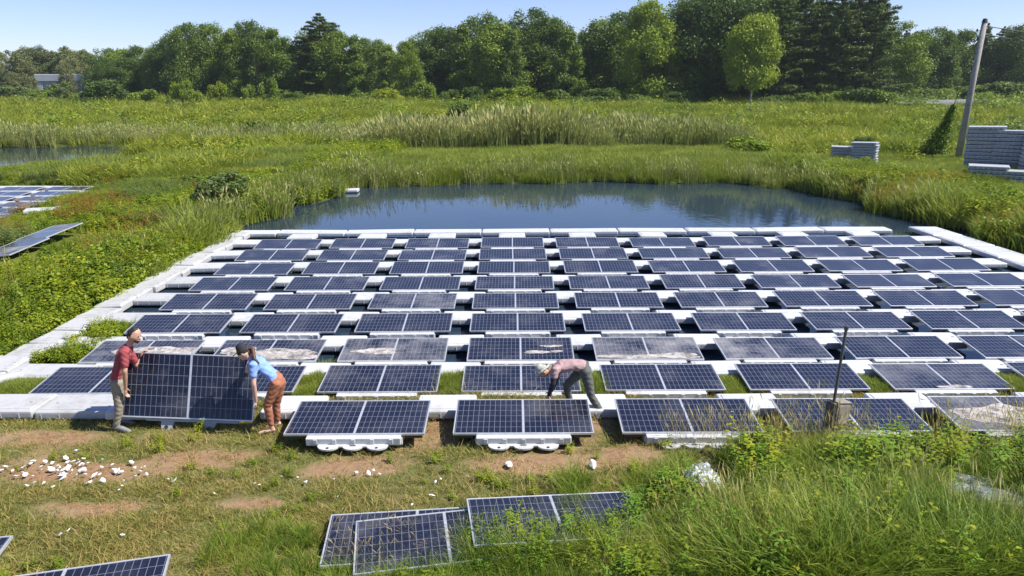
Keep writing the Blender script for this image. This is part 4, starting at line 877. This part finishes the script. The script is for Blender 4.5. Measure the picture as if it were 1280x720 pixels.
def gn_scatter(name, pts, rotz, scl, kind, label, tilt=None):
    m = bpy.data.meshes.new(name); n = len(pts); m.vertices.add(n); m.vertices.foreach_set('co', np.asarray(pts, np.float32).ravel())
    r = np.zeros((n, 3), np.float32); r[:, 2] = rotz; rr = np.random.default_rng(n); r[:, 0] = rr.normal(size=n)*(tilt or .08); r[:, 1] = rr.normal(size=n)*(tilt or .08)
    a = m.attributes.new('rot', 'FLOAT_VECTOR', 'POINT'); a.data.foreach_set('vector', r.ravel())
    a = m.attributes.new('scl', 'FLOAT', 'POINT'); a.data.foreach_set('value', np.asarray(scl, np.float32))
    a = m.attributes.new('idx', 'INT', 'POINT'); a.data.foreach_set('value', rr.integers(0, 60, n).astype(np.int32))
    o = link(name, m, None); g = bpy.data.node_groups.new(name, 'GeometryNodeTree')
    g.interface.new_socket('Geometry', in_out='INPUT', socket_type='NodeSocketGeometry'); g.interface.new_socket('Geometry', in_out='OUTPUT', socket_type='NodeSocketGeometry')
    N = g.nodes.new; gi, go = N('NodeGroupInput'), N('NodeGroupOutput'); ip = N('GeometryNodeInstanceOnPoints'); ci = N('GeometryNodeCollectionInfo')
    ci.inputs['Collection'].default_value = K[kind]; ci.inputs['Separate Children'].default_value = True; ci.inputs['Reset Children'].default_value = True
    ip.inputs['Pick Instance'].default_value = True
    def attr(nm, ty, sock):
        q = N('GeometryNodeInputNamedAttribute'); q.data_type = ty; q.inputs['Name'].default_value = nm; g.links.new(q.outputs['Attribute'], sock)
    attr('rot', 'FLOAT_VECTOR', ip.inputs['Rotation']); attr('scl', 'FLOAT', ip.inputs['Scale']); attr('idx', 'INT', ip.inputs['Instance Index'])
    g.links.new(gi.outputs[0], ip.inputs['Points']); g.links.new(ci.outputs[0], ip.inputs['Instance']); g.links.new(ip.outputs[0], go.inputs[0])
    md = o.modifiers.new('scatter', 'NODES'); md.node_group = g
    return tag(o, label, None, None, 'stuff')
def scatter(name, n, x0, x1, y0, y1, dens, kind, sfun, label, dz=0., ybias=1., tilt=None, seed=1, zmin=-9.):
    r = np.random.default_rng(seed); u = r.random(n)**ybias; y = y0+(y1-y0)*u; x = x0+(x1-x0)*r.random(n)
    pxx, pyy = pxof(x, y, 0*x); mg = 420 if y1 < 6 else 160; vis = (pxx > -mg) & (pxx < 1280+mg) & (pyy < 860)
    x, y = x[vis], y[vis]; p = dens(x, y); k = r.random(len(x)) < p; x, y = x[k], y[k]
    z = np.maximum(height(x, y)+dz, zmin); s = sfun(x, y)*(.75+.5*r.random(len(x)))
    o = gn_scatter(name, np.stack([x, y, z], 1), r.random(len(x))*6.28, s, kind, label, tilt); print('SC', name, len(x)); return o
PN = [Vector(v) for v in (p1, p2, p3, p4, p5)]
def off_panels(x, y):
    # no roots under the loose panels, a thin fringe may lean over their edges
    k = np.ones(x.shape)
    for i_, m_ in enumerate(LOOSE[:5]):
        a = np.array(m_); u = a[0, 0]*x+a[0, 1]*y+a[0, 2]*.1+a[0, 3]; v = a[1, 0]*x+a[1, 1]*y+a[1, 2]*.1+a[1, 3]
        k[(np.abs(u) < 1.04) & (v > .02) & (v < 1.03) & ((x < -.72) | (i_ == 2))] = 0
    k[p3_gap(x, y)] = 1
    k[((x-2.62)/.38)**2+((y+1.35)/.70)**2 < 1] = 0; k[((x-6.2)*.74-(y+2.1)*.67 > -.9) & ((x-6.2)*.74-(y+2.1)*.67 < 1.) & (np.abs((x-6.2)*.67+(y+2.1)*.74+.12) < .36)] = 0
    return k
def p3_gap(x, y): return (np.abs(x-.72-.05*np.sin(y*9)) < .13) & (y < -1.15) & (y > -2.2)
def bnd(y):   # left edge of the tall grass in front, x as a function of y
    return np.interp(y, [-4.0, -2.9, -2.3, -1.95, -1.6, -1.0, -.6, -.2, .2, .5], [-2.2, -1.3, -.75, -.5, 1.5, 1.8, 2.9, 3.2, 4.0, 5.5])
def d_lawn(x, y):
    g = .9-.85*np.clip(lawn_soil(x, y)*1.6, 0, 1); g *= .45+.55*smooth(vnoise(x, y, 1.3, 8), .25, .6); return g*off_panels(x, y)*(shore(x, y) > .05)
scatter('lawn_grass', 60000, -12, 11, -3.6, 1.9, d_lawn, 'lawn', lambda x, y: 1.0+.5*vnoise(x, y, .8, 5), 'short patchy grass of the worn lawn in the foreground', seed=2)
scatter('lawn_weed', 1500, -10.5, 8, -3.6, .9, lambda x, y: smooth(vnoise(x, y, .9, 12), .5, .75)*off_panels(x, y)*(1-lawn_soil(x, y))*(shore(x, y) > .1)*np.where(y > 1, 1, .55), 'weedn', lambda x, y: .22+.20*vnoise(x, y, .8, 5), 'low weeds dotted through the lawn', seed=3)
def d_tall(x, y): return smooth(x-bnd(y), -.15, .45)*off_panels(x, y)*np.where(y > -.15, .5, 1)*smooth(vnoise(x, y, 1.1, 15)+.45*smooth(-y, 0, 2), .15, .5)
def s_tall(x, y): return np.interp(y, [-3.5, -2.2, -1.2, -.4, .3], [.85, .72, .55, .36, .26])*(.75+.5*vnoise(x, y, .9, 6))*np.interp(x, [-2, -.8, -.2, 1.4, 2.4], [.40, .42, .30, .36, 1.])
scatter('dry_stubble', 2600, -9.5, 5, -3.2, 1.3, lambda x, y: np.clip(lawn_soil(x, y)*1.4, .12, .8)*off_panels(x, y)*(shore(x, y) > .1), 'stub', lambda x, y: .7+.6*vnoise(x, y, .8, 5), 'dry stubble and straw on the bare soil', seed=33, tilt=.5)
scatter('tall_grass', 13500, -2.6, 12.5, -3.9, .45, d_tall, 'tall', s_tall, 'tall green grass at the lower right', seed=4, tilt=.22)
scatter('panel_growth', 1900, -1.0, 2.0, -3.2, -1.0, lambda x, y: np.where(p3_gap(x, y) | ((y < -2.12+.15*np.sin(x*4)) & (x > -.62)) | ((x > 1.42) & (y < -1.2)), 1., 0.)*.62, 'tall', lambda x, y: np.interp(y, [-3., -2.2, -1.2], [.48, .26, .40])*np.where(p3_gap(x, y), 1.15, 1.), 'grass growing round the half buried loose panel', seed=34, tilt=.25)
scatter('growth_weeds', 260, -1.0, 2.0, -3.2, -1.9, lambda x, y: np.where(((y < -2.35) & (x > -.5)), 1., 0.)*.5, 'fore', lambda x, y: .42+0*x, 'leafy weeds round the half buried loose panel', seed=35)
scatter('dead_stalks', 70, -2.3, -.4, -3.2, -2.45, lambda x, y: 0*x+.6, 'stem', lambda x, y: .45+.15*vnoise(x, y, 2., 5), 'dead tan stalks leaning over the loose panels', seed=36, tilt=.6)
scatter('shore_plumes', 170, 2.2, 9, -.7, .25, lambda x, y: smooth(vnoise(x, y, 1.5, 19), .35, .6), 'stem', lambda x, y: .70+.30*vnoise(x, y, 1.1, 7), 'tan seed plumes standing before the front right panels', seed=37, tilt=.12)
scatter('seed_grass', 4000, -2.4, 12.5, -3.6, .30, lambda x, y: smooth(x-bnd(y), -.4, .4)*off_panels(x, y)*smooth(vnoise(x, y, 1.2, 16), .3, .7), 'stem', lambda x, y: np.interp(y, [-3.5, -1., .3], [.95, .85, .85])*(.8+.4*vnoise(x, y, .9, 7))*np.interp(x, [-2, 1, 2.4], [.4, .42, 1.]), 'dry tan seed heads standing in the tall grass', seed=5)
scatter('tall_weed', 1150, -1.6, 12.5, -3.8, -.5, lambda x, y: smooth(x-bnd(y), .1, .6)*off_panels(x, y)*smooth(vnoise(x, y, 1.0, 17), .42, .62), 'fore', lambda x, y: (.62+.3*vnoise(x, y, .9, 6))*np.interp(x, [-1, 1.4, 2.4], [.6, .6, 1.]), 'bright leafy weeds in the tall grass at the lower right', seed=6)
scatter('front_tuft', 700, -3.6, 2.0, -3.7, -2.2, lambda x, y: off_panels(x, y)*smooth(vnoise(x, y, 1.4, 18), .35, .6), 'tall', lambda x, y: .25+.18*vnoise(x, y, 1., 3), 'grass tufts around the loose panels in front', seed=7)
# left bank and everything between the ponds
def land(x, y, m=.0): return (shore(x, y) > m)
walkL = lambda x, y: ~((x > -10.46) & (x < -9.1) & (y > 2.2) & (y < 18.2))
lying = lambda x, y: ~((x > -15.95) & (x < -14.5) & (y > 10.6) & (y < 15.5))
def d_berm(x, y): return (land(x, y, .05) | ((x > -12) & (x < -10.4) & (y > 2.6) & (y < 18)))*walkL(x, y)*lying(x, y)*((x < -10.42) | (y > 18))*1.
scatter('bank_weeds', 24000, -34, -8.4, 2.2, 50, lambda x, y: d_berm(x, y)*(.6+.4*smooth(vnoise(x, y, .5, 21), .2, .5)), 'berm', lambda x, y: (.50+.55*vnoise(x, y, .33, 22))*np.interp(y, [3, 8, 20, 50], [.6, .85, 1.0, 1.3])*np.interp(x, [-21, -15, -11.5], [.32, .62, 1.])*np.where((x > -16.5) & (x < -12.5) & (y > 8) & (y < 16), .6, 1), 'dense leafy yellow green weeds on the left bank', ybias=1.25, seed=8, zmin=-.2)
scatter('bank_tall_grass', 7000, -30, -9, 4, 48, lambda x, y: d_berm(x, y)*smooth(vnoise(x, y, .42, 61), .42, .62), 'bank', lambda x, y: (1.0+.7*vnoise(x, y, .5, 62))*np.interp(y, [4, 10, 20], [.7, 1., 1.15])*np.where((x < -13.2) & (y < 34), .38, 1.), 'pale grass standing among the bank weeds', ybias=1.1, seed=38, tilt=.15)
scatter('bank_plumes', 500, -28, -9.5, 5, 40, lambda x, y: d_berm(x, y)*smooth(vnoise(x, y, .6, 63), .5, .7), 'stem', lambda x, y: (1.1+.4*vnoise(x, y, .5, 62))*np.where(x < -13.2, .5, 1.), 'tan seed heads among the bank weeds', ybias=1.1, seed=39, tilt=.15)
scatter('grey_weeds', 4200, -30, -9, 5, 48, lambda x, y: d_berm(x, y)*smooth(vnoise(x, y, .3, 23), .55, .75), 'grey', lambda x, y: .8+.5*vnoise(x, y, .4, 24), 'grey green weeds among the bank weeds', seed=9)
scatter('rust_weeds', 1700, -26, -9, 5, 44, lambda x, y: d_berm(x, y)*smooth(vnoise(x, y, .55, 25), .68, .82), 'rust', lambda x, y: .8+.3*vnoise(x, y, .4, 24), 'orange brown weeds among the bank weeds', seed=10)
scatter('shore_plants', 300, -9.8, -8.75, 3.9, 8, lambda x, y: np.where((y > 3.75) & (y < 6.3) & (x > -9.7+.12*(y-4)), 1, 0), 'berm', lambda x, y: .34+.2*vnoise(x, y, .9, 24), 'weeds growing up through the left walkway', seed=11, zmin=-.2)
scatter('gap_grass', 14000, -10.4, 14, 1.6, 3.7, lambda x, y: (shore(x, y) > -.1)*np.where((x > -8.6) & ((np.abs((x-.07)/2.52-np.round((x-.07)/2.52-.5)-.5)*2.52 > .20) | ((y > .95) & (y < 1.9)) | ((y > 2.8) & (y < 3.55))), 0, 1)*np.where((x < -8.6) & ((x < -9.6) | ((y > 2.8) & (y < 3.6))), 0, 1), 'bank', lambda x, y: .24+.10*vnoise(x, y, .9, 24), 'grass growing up between the nearest panel rows', seed=12)
# far shore, right bank
scatter('far_bank_grass', 30000, -20, 42, 27, 52, lambda x, y: land(x, y)*((y > 31) | (x > 14))*1., 'bank', lambda x, y: (.8+.5*vnoise(x, y, .3, 30))*np.where((x > 18) & (y > 31), .40, 1.), 'pale green grass along the far shore', seed=13)
scatter('right_bank_grass', 15000, 15.6, 42, 6, 36, lambda x, y: land(x, y)*np.where(x < 21, 1, .7), 'bank', lambda x, y: (1.0+.5*vnoise(x, y, .4, 31))*np.interp(x, [18.5, 21], [1.25, .5]), 'thick grass on the right bank', seed=14)
scatter('right_bank_rust', 2600, 15.8, 25, 10, 27, lambda x, y: land(x, y)*smooth(vnoise(x, y, .45, 32), .42, .62)*smooth(-x, -24, -17), 'rust', lambda x, y: 1.0+.3*vnoise(x, y, .4, 31), 'rusty brown weeds on the right bank', seed=15)
scatter('shore_reeds', 2600, -16, 19, 19, 37, lambda x, y: (shore(x, y) > -.35)*(shore(x, y) < .9)*.9*(((x+9.)/1.5)**2+((y-29.6)/1.4)**2 > 1), 'reed', lambda x, y: .40+.15*vnoise(x, y, .4, 31), 'short dark reeds along the water line', seed=16)
scatter('reeds', 5200, -14.5, 19.5, 49, 60, lambda x, y: land(x, y)*smooth(vnoise(x, y, .35, 33), .1, .5)*smooth(x, -16, -9)*smooth(x, 21, 16), 'reed', lambda x, y: (.60+.62*vnoise(x, y, .30, 34))*np.interp(x, [-14, -6, 14, 20], [.7, 1, 1, .6]), 'tall grey green reeds beyond the far shore', seed=17)
scatter('side_reeds', 5600, -75, -15, 44, 76, lambda x, y: (shore(x, y) > -.3)*(shore(x, y) < 7)*(y > 57)*smooth(vnoise(x, y, .3, 35), .2, .5), 'reed', lambda x, y: .40+.40*vnoise(x, y, .25, 34), 'reeds ringing the far left pond', seed=18)
scatter('thickets', 2600, -200, 170, 36, 230, lambda x, y: land(x, y, .3)*((x < -17) | (x > 24) | (y > 62))*~((x < -22) & (y < 54))*smooth(vnoise(x, y*2.2, .06, 51), .42, .62), 'thick', lambda x, y: (.9+1.0*vnoise(x, y, .3, 52))*np.interp(y, [36, 100, 230], [.8, 1.3, 2.2]), 'darker thickets scattered through the wet meadow', ybias=1.5, seed=30)
scatter('right_weeds', 4200, 15.8, 34, 8, 36, lambda x, y: land(x, y)*smooth(-x, -22, -18), 'berm', lambda x, y: .75+.5*vnoise(x, y, .5, 53), 'leafy weeds along the right shore', seed=31)
scatter('meadow_plants', 85000, -230, 200, 32, 300, lambda x, y: land(x, y, .1)*((x < -17) | (x > 18) | (y > 58)), 'mead', lambda x, y: (.45+1.6*vnoise(x, y, .11, 36)**2+.5*vnoise(x, y, .5, 37))*np.interp(y, [32, 80, 160, 300], [.7, 1.0, 1.6, 2.4])*np.where((y < 50) & (x < -25), .24, 1.)*np.where((x > 17) & (x < 38) & (y < 44), .45, 1.)*np.where((x > 70) & (y > 120) & (y < 215), .28, 1.), 'rough green and yellow growth of the wet meadow', ybias=2.1, seed=19)
